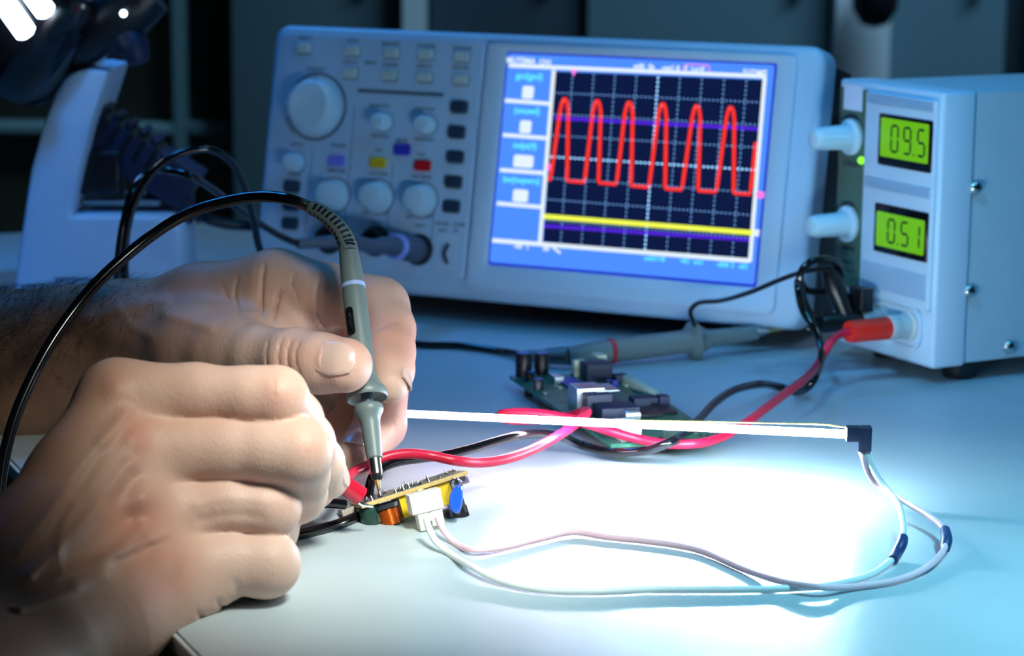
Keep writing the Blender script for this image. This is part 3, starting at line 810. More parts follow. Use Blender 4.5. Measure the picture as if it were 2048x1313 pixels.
# ------------------------------------------------------------------ glowing tube with its end blocks and wires
TA, TB = P(778, 826.5, 976), P(1694, 869, 921)
M_glow = mat('lit_tube', (1, 1, 1), 0.3, vary=0, emit=(0.62, 0.88, 1.0), strength=TUBE_STRENGTH)
tube = thing('tube_lamp', 'thin glowing white tube lamp crossing the bench behind the board', 'lamp', (TB[0], TB[1], 0))
tl = axis_frame(TA, TB - TA); LT = np.linalg.norm(TB - TA)
nt = M_glow.node_tree; tc = nt.nodes.new('ShaderNodeTexCoord'); sx = nt.nodes.new('ShaderNodeSeparateXYZ'); mr = nt.nodes.new('ShaderNodeMapRange'); mc = nt.nodes.new('ShaderNodeMix'); mc.data_type = 'RGBA'
nt.links.new(tc.outputs['Object'], sx.inputs[0]); nt.links.new(sx.outputs['X'], mr.inputs['Value'])          # the discharge fades towards the far end of the tube
mr.inputs['From Min'].default_value = -0.150; mr.inputs['From Max'].default_value = -0.055; mr.inputs['To Min'].default_value = 0.06; mr.inputs['To Max'].default_value = 1.0
mm_ = nt.nodes.new('ShaderNodeMath'); mm_.operation = 'MULTIPLY'; mm_.inputs[1].default_value = TUBE_STRENGTH
nt.links.new(mr.outputs[0], mm_.inputs[0]); nt.links.new(mm_.outputs[0], nt.nodes['Principled BSDF'].inputs['Emission Strength'])
mc.inputs['A'].default_value = (1.0, 0.68, 0.90, 1); mc.inputs['B'].default_value = (0.62, 0.88, 1.0, 1)
nt.links.new(mr.outputs[0], mc.inputs['Factor']); nt.links.new(mc.outputs['Result'], nt.nodes['Principled BSDF'].inputs['Emission Color'])
MB().lathe(tl, [(0.2, 0), (1.5, 0.6), (1.7, LT - 0.4), (0.2, LT)], 16).build('glass_tube', M_glow, tube)
M_blk = mat('blue_black_block', (0.012, 0.02, 0.06), 0.45)
bf = Frame(TB, RGT, (0, 0, 1))
m = MB(); m.slab(bf.at(0, 0, -3), [(-0.5, -2.6), (4.2, -2.6), (4.2, -6.6), (9.6, -6.6), (9.6, 3.2), (-0.5, 3.2)], 0, 6, 0.5, True); o = m.build('end_block', M_blk, tube); o['label'] = 'dark L shaped end block with wires'
o = MB().box(axis_frame(TA, TB - TA), (-3, 3), (-3, 3), (-6, 2), 0.5).build('end_block', M_blk, tube)
bb = bf(6.5, -6.4, 0)
yw = bb[1]
WW = [bf(8.0, -6.0, 0), P(1736, 915, yw - 2), P(1752, 950, yw - 5), P(1778, 985, yw - 10), P(1797, 1012, 890), P(1806, 1045, 872), P(1805, 1080, 852), G(1797, 1104, 3), G(1770, 1132, 2), G(1730, 1155, 1.6), G(1660, 1171, 1.6), G(1560, 1178, 1.6), G(1430, 1180, 1.6), G(1300, 1180, 1.6), G(1180, 1184, 1.6), G(1080, 1180, 1.6), G(1000, 1162, 2), G(940, 1132, 3),
      P(900, 1108, 846), P(872, 1084, 852), P(858, 1058, 858), P(853, 1040, 862)]
WP = [bf(5.4, -6.0, 0), P(1726, 915, yw - 2), P(1738, 950, yw - 3), P(1765, 980, yw - 6), P(1810, 1005, 900), P(1860, 1035, 884), P(1888, 1060, 868), P(1893, 1082, 855), G(1884, 1106, 3), G(1850, 1138, 2), G(1790, 1162, 1.6), G(1710, 1174, 1.6), G(1640, 1175, 3.6), G(1570, 1165, 3.2), G(1490, 1140, 1.6), G(1390, 1099, 1.6), G(1300, 1084, 1.6), G(1215, 1075, 1.6), G(1148, 1065, 2), G(1080, 1078, 2), G(1000, 1096, 2), G(948, 1100, 2.5),
      P(912, 1088, 860), P(890, 1066, 866), P(880, 1048, 870), P(875, 1036, 872)]
MB().tube(WW, 1.3, 9, 7).build('wire', M_wirewhite, tube)['label'] = 'white wire of the tube lamp'
MB().tube(WP, 1.25, 9, 7).build('wire', M_wirepink, tube)['label'] = 'pink wire of the tube lamp'
M_shr = mat('navy_shrink_sleeve', (0.02, 0.05, 0.16), 0.4)
MB().tube([P(1806, 1076, 853), P(1803, 1090, 849), G(1794, 1106, 3), G(1786, 1120, 2.6)], [2.0, 2.2, 2.2, 1.9], 10, 4).build('shrink_sleeve', M_shr, tube)
MB().tube([P(1890, 1061, 866), P(1893, 1074, 859), P(1893, 1084, 854), G(1890, 1099, 3)], [2.0, 2.2, 2.2, 1.9], 10, 4).build('shrink_sleeve', M_shr, tube)
MB().tube([bf(6, 3, 0), P(1700, 856, yw), P(1650, 850, yw + 4), P(1560, 847, yw + 8), P(1450, 845, 936), P(1340, 843, 942), P(1240, 841, 948)], 0.35, 6, 6).build('return_wire', mat('yellow_wire', (0.7, 0.45, 0.03), 0.4), tube)

# ------------------------------------------------------------------ small inverter board under test, lying upside down on its parts
YB = 886.0
LB, RBt = P(702, 1018, YB), P(934, 942, YB + 14)
LB = P(726, 1009, YB); 
bx = nrm(RBt - LB)
byy = nrm(np.cross(nrm(np.array([-0.10, 0.215, 1.0])), bx)); byy = nrm(byy - bx * (byy @ bx))
BF = Frame(LB, bx, byy)                     # x along the board, y to the rear, z up out of the solder side
if BF.z[2] < 0: BF = Frame(LB, bx, -byy)
LBd = float(np.linalg.norm(RBt - LB)); WB = 22.0
inv = thing('circuit_board', 'small tan circuit board probed by the hands, solder side up', 'circuit board', (LB + bx * LBd / 2) * np.array([1, 1, 0]))
M_tan = mat('tan_board', (0.60, 0.42, 0.16), 0.6, vary=0.12, vscale=600)
M_sold = mat('solder', (0.60, 0.61, 0.60), 0.25, metal=1.0)
M_mask = mat('green_grey_mask', (0.20, 0.22, 0.15), 0.5, vary=0.3, vscale=500)
MB().box(BF, (-0.8, LBd), (0, WB), (-1.6, 0), 0.1).build('board', M_tan, inv)
MB().box(BF, (-0.4, LBd - 0.8), (0.4, WB - 0.5), (0, 0.12)).build('solder_mask', M_mask, inv)
rnd = random.Random(3)
spots = [(0.05, 3), (0.08, 7), (0.10, 2), (0.13, 4), (0.16, 7), (0.19, 3), (0.21, 9), (0.33, 3), (0.36, 6), (0.38, 2.5), (0.41, 4), (0.43, 8), (0.46, 3), (0.48, 7), (0.51, 5), (0.53, 9), (0.55, 3), (0.58, 7), (0.66, 5), (0.78, 7), (0.86, 9), (0.95, 12), (0.02, 11), (0.28, 12), (0.7, 14), (0.5, 15)]
for a, b in spots:
    f = BF.at(LBd * a, b, 0.1); h = rnd.uniform(1.0, 2.2)
    MB().lathe(f, [(1.3 * rnd.uniform(.7, 1.2), 0), (0.8, 0.5), (0.42, 1.0), (0.32, h), (0.2, h + 0.2)], 9).build('solder_joint', M_sold, inv)
D = BF.z
def hang(px, py, Y): return P(px, py, Y)
def down(a, b): return Frame(BF(a, b, -1.6), BF.x, -BF.y, -BF.z)     # z points down out of the parts side
def bxy(px, py, b=2.0):
    q = on_plane(px, py, BF.o + BF.y * b, BF.y) - BF.o
    return float(q @ BF.x), float(-(q @ BF.z)) - 1.6
a, d_ = bxy(741, 1030, 6); f = down(a, 6)
MB().lathe(f, [(4.3, 0.2), (4.5, 0.8), (4.5, d_ + 3.2), (4.0, d_ + 4)], 24).build('capacitor_can', mat('dark_green_can', (0.012, 0.05, 0.04), 0.3), inv)
a, d_ = bxy(775, 1025, 4); f = down(a, 5)
MB().lathe(f, [(5.6, 1.2), (5.6, 3.0), (4.2, 3.1)], 26).build('coil_flange', M_dark, inv)
m = MB(); 
for k in range(11): m.lathe(f.at(0, 0, 3.1 + k * 0.62), [(4.5, 0), (4.9, 0.31), (4.5, 0.62)], 26, False)
m.build('coil_winding', mat('copper_winding', (0.62, 0.20, 0.05), 0.25, metal=0.8), inv)
MB().lathe(f, [(4.2, 9.9), (5.6, 10.0), (5.6, 11.4), (5.0, 11.8)], 26).build('coil_flange', M_dark, inv)
M_yel2 = mat('yellow_tape', (0.72, 0.48, 0.01), 0.35, vary=0.1)
a, d_ = bxy(826, 1010, 3); a2, _ = bxy(893, 985, 3)
m = MB(); m.box(down(a - 5, 2), (0, 9), (-15, 0), (0.2, 9.0), 0.6); m.box(down(a + 2, 2), (0, a2 - a), (-15, 0), (0.4, 9.2), 0.8); m.build('transformer', M_yel2, inv)
m = MB(); m.slab(down(a + 0.5, 1.5), [(0, 0), (8, 0), (8, -3), (4, -5), (0, -3)], 9.0, 12.0, 0.3, True); m.build('transformer_tab', M_yel2, inv)
a, d_ = bxy(905, 975, 9); MB().box(down(a, 10), (-8, 6), (-6, 6), (0.4, 3.6), 0.4).build('chip', mat('mauve_heatsink', (0.35, 0.28, 0.42), 0.3, metal=0.5), inv)
a, d_ = bxy(912, 1026, 8); MB().box(down(a, 8), (-5, 4), (-4, 4), (d_ - 2.4, d_ + 2.4), 0.4).build('chip', M_black, inv)
for da in (-3, 0, 3): MB().box(down(a + da, 4.2), (-0.5, 0.5), (-1.0, 0.6), (1, d_ + 0.6)).build('pin', M_sold, inv)
# blue disc capacitor with two bent leads
cq = P(914, 996, YB + 4)
cfr = Frame(cq, nrm(RGT + 0.12 * UPV), nrm(UPV + 0.0 * RGT))
pl = [(2.75 * math.cos(t) + 0.03 * (5.6 * math.sin(t))**2 - 0.4, 5.6 * math.sin(t)) for t in np.linspace(0, 2 * math.pi, 28, endpoint=False)]
pl = [(x + (0.35 * y if y < 0 else 0) * 0.3, y) for x, y in pl]
o = MB().slab(cfr.at(0, -0.6, -1.7), pl, 0, 3.4, 1.2, True, 4).build('disc_capacitor', mat('blue_ceramic', (0.02, 0.12, 0.68), 0.2, coat=0.6), inv); o['label'] = 'blue disc capacitor'
for sx in (-1.6, 1.6):
    t = cfr(sx + 0.2, 4.3, 0); a, _ = bxy(*project(t), 5)
    MB().tube([t, cfr(sx * 1.1, 5.4, 0), cfr(sx * 0.5 - 0.4, 7.2, 0.4), BF(a - 0.6, 4, -1.4)], 0.42, 7, 5).build('capacitor_lead', M_sold, o)
# white socket on the board and the plug of the tube wires
M_nylon = mat('white_nylon', (0.80, 0.82, 0.74), 0.4, sss=0.0)
s0 = P(849, 1003, YB - 4)
nx = nrm(np.array([bx[0], bx[1], bx[2] * 0.7])); dn = nrm(P(872, 1052, YB - 5) - P(853, 980, YB - 4))
dn = nrm(dn - nx * (dn @ nx))
CFr = Frame(s0, nx, dn)
m = MB(); m.box(CFr, (-6.4, 6.4), (-3.9, 3.9), (-3.2, 3.4), 0.4); m.box(CFr, (-0.4, 0.4), (-1.5, 3.0), (3.4, 3.7))
m.build('socket_housing', M_nylon, inv)
a_, b_ = bxy(*project(s0), 2); MB().tube([s0, BF(a_, 5, -1.6)], 1.6, 8, 1).build('socket_foot', M_nylon, inv)
pg = MB()
pg.box(CFr, (-4.4, -0.4), (3.9, 10.8), (-2.6, 2.6), 0.35); pg.box(CFr, (0.6, 5.6), (3.9, 10.0), (-2.6, 2.6), 0.35); pg.box(CFr, (-4.2, 5.4), (3.6, 7.2), (-2.2, 2.2), 0.2); pg.box(CFr, (-1.0, 1.2), (6.2, 7.6), (-3.0, 3.0), 0.1)
tag(pg.build('wire_plug', M_nylon), 'white two way wire plug under the front of the small tan board', 'plug')
# tan relay-like part at the left end
a, d_ = bxy(694, 1020, 3)
q = P(704, 1035, YB + 12); o = MB().box(Frame(q, BF.x, -BF.y, -BF.z), (-3.6, 7.5), (-6, 2), (-4.0, 3.2), 0.4).build('film_capacitor', mat('beige_part', (0.36, 0.30, 0.26), 0.5), inv)

# ------------------------------------------------------------------ green circuit board lying behind the tube
zq = 7.0
K = [G(1019, 752, zq), G(1222, 890, zq), G(1452, 882, zq), G(1250, 746, zq)]
pcb = thing('circuit_board', 'green circuit board crowded with parts, lying behind the glowing tube', 'circuit board', ((K[0] + K[2]) / 2) * np.array([1, 1, 0]))
gx = nrm(K[1] - K[0]); gx[2] = 0; gy = np.array([-gx[1], gx[0], 0.0]); gy = gy if gy @ (K[3] - K[0]) > 0 else -gy
QF = Frame(K[0], gx, gy, (0, 0, 1))
def qx(p): q = p - K[0]; return (float(q @ gx), float(q @ gy))
M_pcb = mat('green_board', (0.02, 0.15, 0.085), 0.35, spec=0.6, vary=0.5, vscale=250, bump=0.3, bscale=900)
bd = MB().slab(QF, [qx(K[0]), qx(K[1]), (qx(K[1])[0] + 2, qx(K[2])[1]), (qx(K[2])[0] - 6, qx(K[2])[1]), (qx(K[3])[0], qx(K[3])[1])], -1.6, 0).build('board', M_pcb, pcb)
for q in (K[0] * .9 + K[2] * .1, K[1] * .9 + K[3] * .1, K[3] * .9 + K[1] * .1, K[2] * .85 + K[0] * .15):
    a, b = qx(q); MB().lathe(QF.at(a, b, -1.6), [(2.2, 0), (2.2, -(zq - 1.7))], 12).build('standoff', M_dark, pcb)


def on(px, py): return qx(G(px, py, zq))


def part(name, px, py, wx_, wy_, h, m_, bev=0.3, ang=0.0, z=0.0, label=None):
    a, b = on(px, py); f = QF.at(a, b, z).turned(ang)
    o = MB().box(f, (-wx_ / 2, wx_ / 2), (-wy_ / 2, wy_ / 2), (0, h), bev).build(name, m_, pcb)
    if label: o['label'] = label
    return o


def can(name, px, py, r, h, m_):
    a, b = on(px, py)
    o = MB().lathe(QF.at(a, b, 0), [(r, 0), (r, h - 0.6), (r - 0.5, h), (0.01, h)], 22, False).build(name, m_, pcb)
    MB().lathe(QF.at(a, b, h), [(r - 0.7, -0.1), (r - 0.8, 0.1), (0.01, 0.1)], 22, False).build('can_top', mat('can_top_blue', (0.05, 0.10, 0.45), 0.4), o)
    return o


M_can = mat('black_can', (0.010, 0.011, 0.016), 0.35)
M_bluepart = mat('blue_part', (0.02, 0.03, 0.35), 0.4)
M_cream = mat('cream_socket', (0.55, 0.58, 0.42), 0.5)
M_tin = mat('tinned_can', (0.62, 0.62, 0.66), 0.3, metal=0.9)
can('capacitor_can', 1047, 752, 4.0, 11.5, M_can); can('capacitor_can', 1083, 748, 3.6, 10.5, M_can)
can('small_capacitor', 1076, 779, 2.7, 5.2, mat('silver_grey_can', (0.10, 0.11, 0.13), 0.3, metal=0.4)); can('small_capacitor', 1060, 760, 2.2, 4, M_can); can('small_capacitor', 1217, 778, 2.0, 4.2, M_can)
part('crystal', 1112, 765, 10, 4.5, 3.6, M_tin); part('chip', 1140, 768, 18, 9, 1.4, M_bluepart)
part('relay', 1192, 759, 11, 13, 8.5, M_navy, label='dark blue box on the board'); part('connector', 1158, 752, 4, 6, 8, M_cream)
part('connector', 1198, 744, 8, 5, 9, M_cream)
part('header', 1284, 785, 44, 4.6, 4.0, M_cream, 0.4, 0.0, label='cream pin header')
part('chip', 1240, 765, 6, 6, 4, M_navy); part('chip', 1228, 774, 3, 3, 3, M_bluepart)
# square data socket with tinned shield
sck = part('data_socket', 1172, 820, 13, 13, 11.5, M_tin, 0.4, label='tinned square socket')
a, b = on(1150, 828); f = QF.at(a, b, 0)
part('round_socket', 1192, 828, 10, 12, 10.0, M_navy, 0.5)
part('tin_bracket', 1205, 819, 15, 11, 1.0, M_tin, 0.2, z=9.5)
part('power_socket', 1232, 838, 13, 18, 6.5, M_navy, 0.6)
part('coil', 1262, 846, 6, 7, 6.0, M_tin, 1.6)
part('chip', 1284, 829, 16, 14, 1.6, M_can, 0.2); part('chip', 1316, 822, 18, 12, 1.4, M_can, 0.2); part('chip', 1225, 812, 16, 8, 2.8, M_can, 1.0)
part('connector', 1279, 815, 8, 8, 5, M_navy); part('connector', 1305, 810, 6, 10, 4, M_navy); part('connector', 1326, 812, 5, 5, 5, M_navy)
part('white_connector', 1254, 879, 11, 9, 8.5, M_wirewhite, 0.5, label='white socket at the near corner of the board')
r2 = random.Random(11)
for k in range(46):
    t, s_ = r2.random(), r2.random()
    q = K[0] * (1 - t) * (1 - s_) + K[1] * t * (1 - s_) + K[2] * t * s_ + K[3] * (1 - t) * s_
    a, b = qx(q)
    a = min(max(a, 4), qx(K[1])[0] - 4); b = min(max(b, 3), qx(K[2])[1] - 4)
    f = QF.at(a, b, 0); w = r2.uniform(0.8, 2.0)
    MB().box(f, (-w, w), (-0.7, 0.7), (0, 0.8), 0.1).build('surface_component', M_sold if k % 3 == 0 else (M_can if k % 3 == 1 else M_cream), pcb)
for k in range(14):
    a, b = on(1330 + k * 7, 862 - k * 0.3); MB().lathe(QF.at(a, b, 0), [(0.5, 0), (0.4, 1.6), (0.1, 1.8)], 7).build('solder_joint', M_sold, pcb)
for k in range(4):
    a, b = on(1242 + k * 8.5, 884); MB().lathe(QF.at(a, b, 0), [(0.5, 0), (0.4, 1.6), (0.1, 1.8)], 7).build('solder_joint', M_sold, pcb)

# ------------------------------------------------------------------ probe held in the far hand
tp = P(758, 986, YB + 3); tq = P(735, 803, 908)
TOPc = P(706, 572, 936)
pdir = nrm(TOPc - tp)
QP = axis_frame(tp, pdir, (0, -1, 0))
probe = thing('probe', 'grey oscilloscope probe held upright by the far hand on the small board', 'probe', tp)


def hp(px, py):
    """height along the probe axis of the axis point seen at this picture row"""
    lo, hi_ = -5.0, 140.0
    for _ in range(40):
        mid = (lo + hi_) / 2
        if project(tp + pdir * mid)[1] > py: lo = mid
        else: hi_ = mid
    return lo


def rr_(w): return w / 2 / (FPX / 925.0)


MB().lathe(QP, [(0.12, 0), (0.7, 1.2), (1.0, hp(0, 968)), (1.25, hp(0, 962))], 14).build('probe_tip', M_brass, probe)
MB().lathe(QP, [(1.3, hp(0, 962)), (2.2, hp(0, 957)), (2.4, hp(0, 950))], 20).build('tip_collar', M_black, probe)
MB().lathe(QP, [(2.35, hp(0, 951)), (2.45, hp(0, 945)), (2.45, hp(0, 917))], 24).build('tip_barrel', M_steel, probe)
MB().lathe(QP, [(2.6, hp(0, 919)), (3.1, hp(0, 917)), (3.3, hp(0, 910)), (3.9, hp(0, 848)), (4.3, hp(0, 838)), (5.5, hp(0, 828)), (5.9, hp(0, 822)), (5.8, hp(0, 815)), (5.0, hp(0, 811)), (2.6, hp(0, 810))], 30).build('nose_cone', M_grey, probe)
MB().lathe(QP, [(2.4, hp(0, 812)), (2.4, hp(0, 790))], 20).build('neck', M_bnc, probe)
MB().lathe(QP, [(2.4, hp(0, 789)), (6.4, hp(0, 791)), (7.4, hp(0, 796)), (7.9, hp(0, 799)), (8.3, hp(0, 797)), (8.4, hp(0, 789)), (8.2, hp(0, 783)), (7.4, hp(0, 778)), (6.0, hp(0, 769)), (5.0, hp(0, 755)), (4.8, hp(0, 735)), (4.9, hp(0, 650)), (4.85, hp(0, 590)), (4.6, hp(0, 577))], 34).build('handle', M_grey, probe)
MB().lathe(QP, [(4.6, hp(0, 578)), (4.95, hp(0, 577.5)), (4.95, hp(0, 570)), (4.6, hp(0, 569.5))], 30).build('marking_ring', mat('pale_blue_band', (0.36, 0.50, 0.85), 0.35), probe)
MB().lathe(QP, [(4.65, hp(0, 570)), (4.6, hp(0, 555)), (4.2, hp(0, 518)), (4.0, hp(0, 506))], 30).build('handle_end', M_grey, probe)
# slide switch window on the side towards the camera
hs = hp(0, 648); fv = nrm(EYE - QP(0, 0, hs)); fv = nrm(fv - pdir * (fv @ pdir)); sx_ = nrm(np.cross(pdir, fv))
wv = nrm(fv * 0.80 - sx_ * 0.60) if (sx_ @ RGT) > 0 else nrm(fv * 0.80 + sx_ * 0.60)
SWF = Frame(QP(0, 0, hs) + wv * 4.45, nrm(np.cross(pdir, wv)), pdir)
MB().slab(SWF, rrect(-1.9, 1.9, -6.2, 6.2, 1.8), -0.6, 0.42, 0.1).build('switch_window', M_black, probe)
m = MB()
for k in range(9): m.box(SWF, (-1.2, 1.2), (-5 + k * 0.8, -4.6 + k * 0.8), (0.4, 0.9), 0.05)
m.build('slide_switch', M_black, probe)
e0 = QP(0, 0, hp(0, 508))
RP = [e0, P(695, 492, e0[1] + 3), P(684, 466, e0[1] + 6), P(664, 442, e0[1] + 9), P(640, 424, e0[1] + 12), P(622, 415, e0[1] + 14)]
MB().tube(RP, [4.0, 3.9, 3.7, 3.4, 3.1, 3.0], 18, 8).build('strain_relief', M_grey, probe)
Qs, Rs = spline(np.array(RP), np.array([4.0, 3.9, 3.7, 3.4, 3.1, 3.0]), 30)
ar = np.r_[0, np.cumsum(np.linalg.norm(np.diff(Qs, axis=0), axis=1))]
m = MB()
for s0_ in np.arange(2.2, ar[-1] - 1.5, 2.35):
    k = int(np.searchsorted(ar, s0_))
    t = nrm(Qs[min(k + 2, len(Qs) - 1)] - Qs[max(k - 2, 0)]); r = Rs[k]
    e = nrm(EYE - Qs[k]); e = nrm(e - t * (e @ t)); s_ = np.cross(t, e)
    if s_ @ RGT < 0: s_ = -s_
    for ang, off in ((0.35, 0.0), (0.35 - math.pi / 2, 0.5), (0.35 + math.pi / 2, 0.5), (0.35 + math.pi, 0)):
        w_ = e * math.cos(ang) + s_ * math.sin(ang)
        V = []
        for aa in (-0.50, -0.17, 0.17, 0.50):
            d = e * math.cos(ang + aa) + s_ * math.sin(ang + aa)
            for z_ in (-0.6, 0.6):
                for q_ in (r - 0.4, r + 0.06): V.append(Qs[k] + t * (z_ + off * 2.35) + d * q_)
        F = []
        for i in range(3):
            b_ = i * 4
            F += [(b_ + 1, b_ + 5, b_ + 7, b_ + 3), (b_, b_ + 2, b_ + 6, b_ + 4), (b_, b_ + 4, b_ + 5, b_ + 1), (b_ + 2, b_ + 3, b_ + 7, b_ + 6)]
        F += [(0, 1, 3, 2), (12, 14, 15, 13)]
        m.add(V, F, False)
m.build('relief_slots', M_black, probe)
pcab = [Qs[-1], P(585, 401, 958), P(545, 394, 964), P(500, 395, 968), P(450, 404, 970), P(400, 418, 970), P(350, 441, 968), P(300, 474, 964), P(250, 514, 958), P(200, 560, 950), P(150, 618, 940), P(100, 690, 930), P(62, 760, 920), P(32, 830, 910), P(12, 900, 900), P(0, 970, 890), P(-6, 1050, 880), P(-8, 1150, 872), P(-10, 1300, 866), P(-10, 1500, 862)]
MB().tube(pcab, 2.45, 12, 7).build('probe_cable', M_blackgloss, probe)
# ------------------------------------------------------------------ white bench microscope at the left
YM = 1335.0
MF = Frame(P(30, 634, YM) * np.array([1, 1, 0]), (1, 0, 0), (0, 0, 1), (0, -1, 0))   # x right, y up, z toward the camera
def mx(px, py): q = P(px, py, YM) - MF.o; return (float(q[0]), float(q[2]))
mic = thing('microscope', 'white desktop microscope with slanted arm and black head at the left', 'microscope', MF.o + np.array([48, 35, 0]))
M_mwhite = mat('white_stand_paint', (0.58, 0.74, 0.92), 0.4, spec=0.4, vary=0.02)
base = [mx(24, 640), mx(30, 560), mx(62, 340), mx(85, 255), mx(112, 185), mx(128, 158), mx(150, 143), mx(180, 138), mx(217, 143), mx(212, 160), mx(180, 260), mx(158, 350), mx(141, 434), mx(335, 436), mx(350, 445), mx(358, 470), mx(360, 540), mx(362, 640)]
base[0] = (base[0][0], 0.5); base[-1] = (base[-1][0], 0.5)
MB().slab(MF, base, -72, 0, 2.2, True, 4).build('stand', M_mwhite, mic)
m = MB(); m.slab(MF, [mx(105, 150), mx(118, 132), mx(150, 123), mx(178, 126), mx(180, 145), mx(140, 160)], -58, -12, 2, True); m.build('arm_cap', M_mwhite, mic)
m = MB(); a, b = mx(108, 558), mx(330, 550); m.slab(MF, [(a[0], a[1] - 0.7), (b[0], a[1] - 0.7), (b[0], a[1] + 0.7), (a[0], a[1] + 0.7)], -0.3, 0.15); m.build('base_slot', mat('slot_blue', (0.06, 0.12, 0.24), 0.7), mic)
a, b = mx(150, 428), mx(300, 412)
MB().box(MF, (a[0], b[0] + 2), (a[1] + 2, a[1] + 5), (-62, -20), 0.8).build('stage', mat('stage_grey', (0.20, 0.26, 0.28), 0.5), mic)
# ribbed dark drive sloping down to the right
c0, c1 = P(175, 232, 1372), P(396, 368, 1372)
dx = nrm(c1 - c0); DFm = Frame(c0, dx, np.cross((0, -1, 0), dx) * -1 if False else nrm(np.cross(np.array([0, -1.0, 0]), dx)))
if DFm.y[2] < 0: DFm = Frame(c0, dx, -DFm.y)
Ld = np.linalg.norm(c1 - c0)
MB().box(DFm, (-6, Ld), (-17, 8), (-16, 16), 2).build('focus_block', M_navy, mic)
for k in range(5):
    x = 8 + k * 8.6
    MB().box(DFm, (x - 2.6, x + 1.2), (8, 12.5), (-15, 15), 0.8).build('cooling_rib', M_navy, mic)
    MB().box(DFm, (x + 1.8, x + 4.6), (-6, 8.3), (-16.6, 16.6), 0.4).build('rib_groove', M_black, mic)
MB().box(Frame(P(205, 345, 1362), (1, 0, 0), (0, 0, 1)), (-15, 12), (-12, 14), (-10, 10), 3).build('stage_bracket', M_black, mic)
MB().box(Frame(P(345, 395, 1378), (1, 0, 0), (0, 0, 1)), (-14, 12), (-14, 14), (-12, 12), 3).build('stage_foot', M_navy, mic)
MB().tube([P(380, 410, 1385), P(410, 436, 1395), P(450, 448, 1400), P(505, 452, 1405), P(560, 452, 1412)], 3.2, 10, 6).build('power_cable', M_black, mic)
# black head, its bright reflections made as glowing shapes
h0, h1 = P(-70, -75, 1345), P(214, 92, 1345)
hx = nrm(h1 - h0); HF = axis_frame(h0, hx, (0, 1, 0))
Lh = np.linalg.norm(h1 - h0)
MB().lathe(axis_frame(P(40, 60, 1340), nrm(np.array([0.55, -0.1, 0.83]))), [(10, -40), (32, -30), (36, -20), (36, 30), (30, 40), (10, 46)], 32).build('head', M_blackgloss, mic)
MB().tube([P(80, 120, 1350), P(160, 70, 1345), P(250, 22, 1342), P(300, -20, 1342)], [14, 18, 17, 15], 20, 6).build('eyepiece_tube', M_black, mic)
MB().tube([P(248, 60, 1338), P(268, 95, 1336), P(278, 125, 1334)], [9, 9, 6], 16, 5).build('focus_knob', M_navy, mic)
MB().tube([P(215, 95, 1340), P(240, 70, 1338)], [7, 8], 16, 1).build('knob', M_navy, mic)
MB().tube([P(60, 190, 1365), P(88, 165, 1355), P(112, 130, 1350)], [5, 8, 9], 14, 5).build('arm_joint', M_dark, mic)
M_glint = mat('glowing_reflection', (1, 1, 1), 0.3, vary=0, emit=(0.62, 0.84, 1.0), strength=9.0)
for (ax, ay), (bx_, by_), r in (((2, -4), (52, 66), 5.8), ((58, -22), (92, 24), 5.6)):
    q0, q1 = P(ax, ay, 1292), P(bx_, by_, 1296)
    MB().tube([q0 - nrm(q1 - q0) * 2, q0, lerp(q0, q1, .5), q1, q1 + nrm(q1 - q0) * 2.2], [r * .6, r, r, r, r * .5], 14, 4).build('reflection_bar', M_glint, mic)  # reflection on the gloss black, modelled as a glowing bar
MB().ball(P(247, 27, 1320), 1.8).build('indicator_or_glint', M_glint, mic)  # specular glint, modelled as a small glowing ball
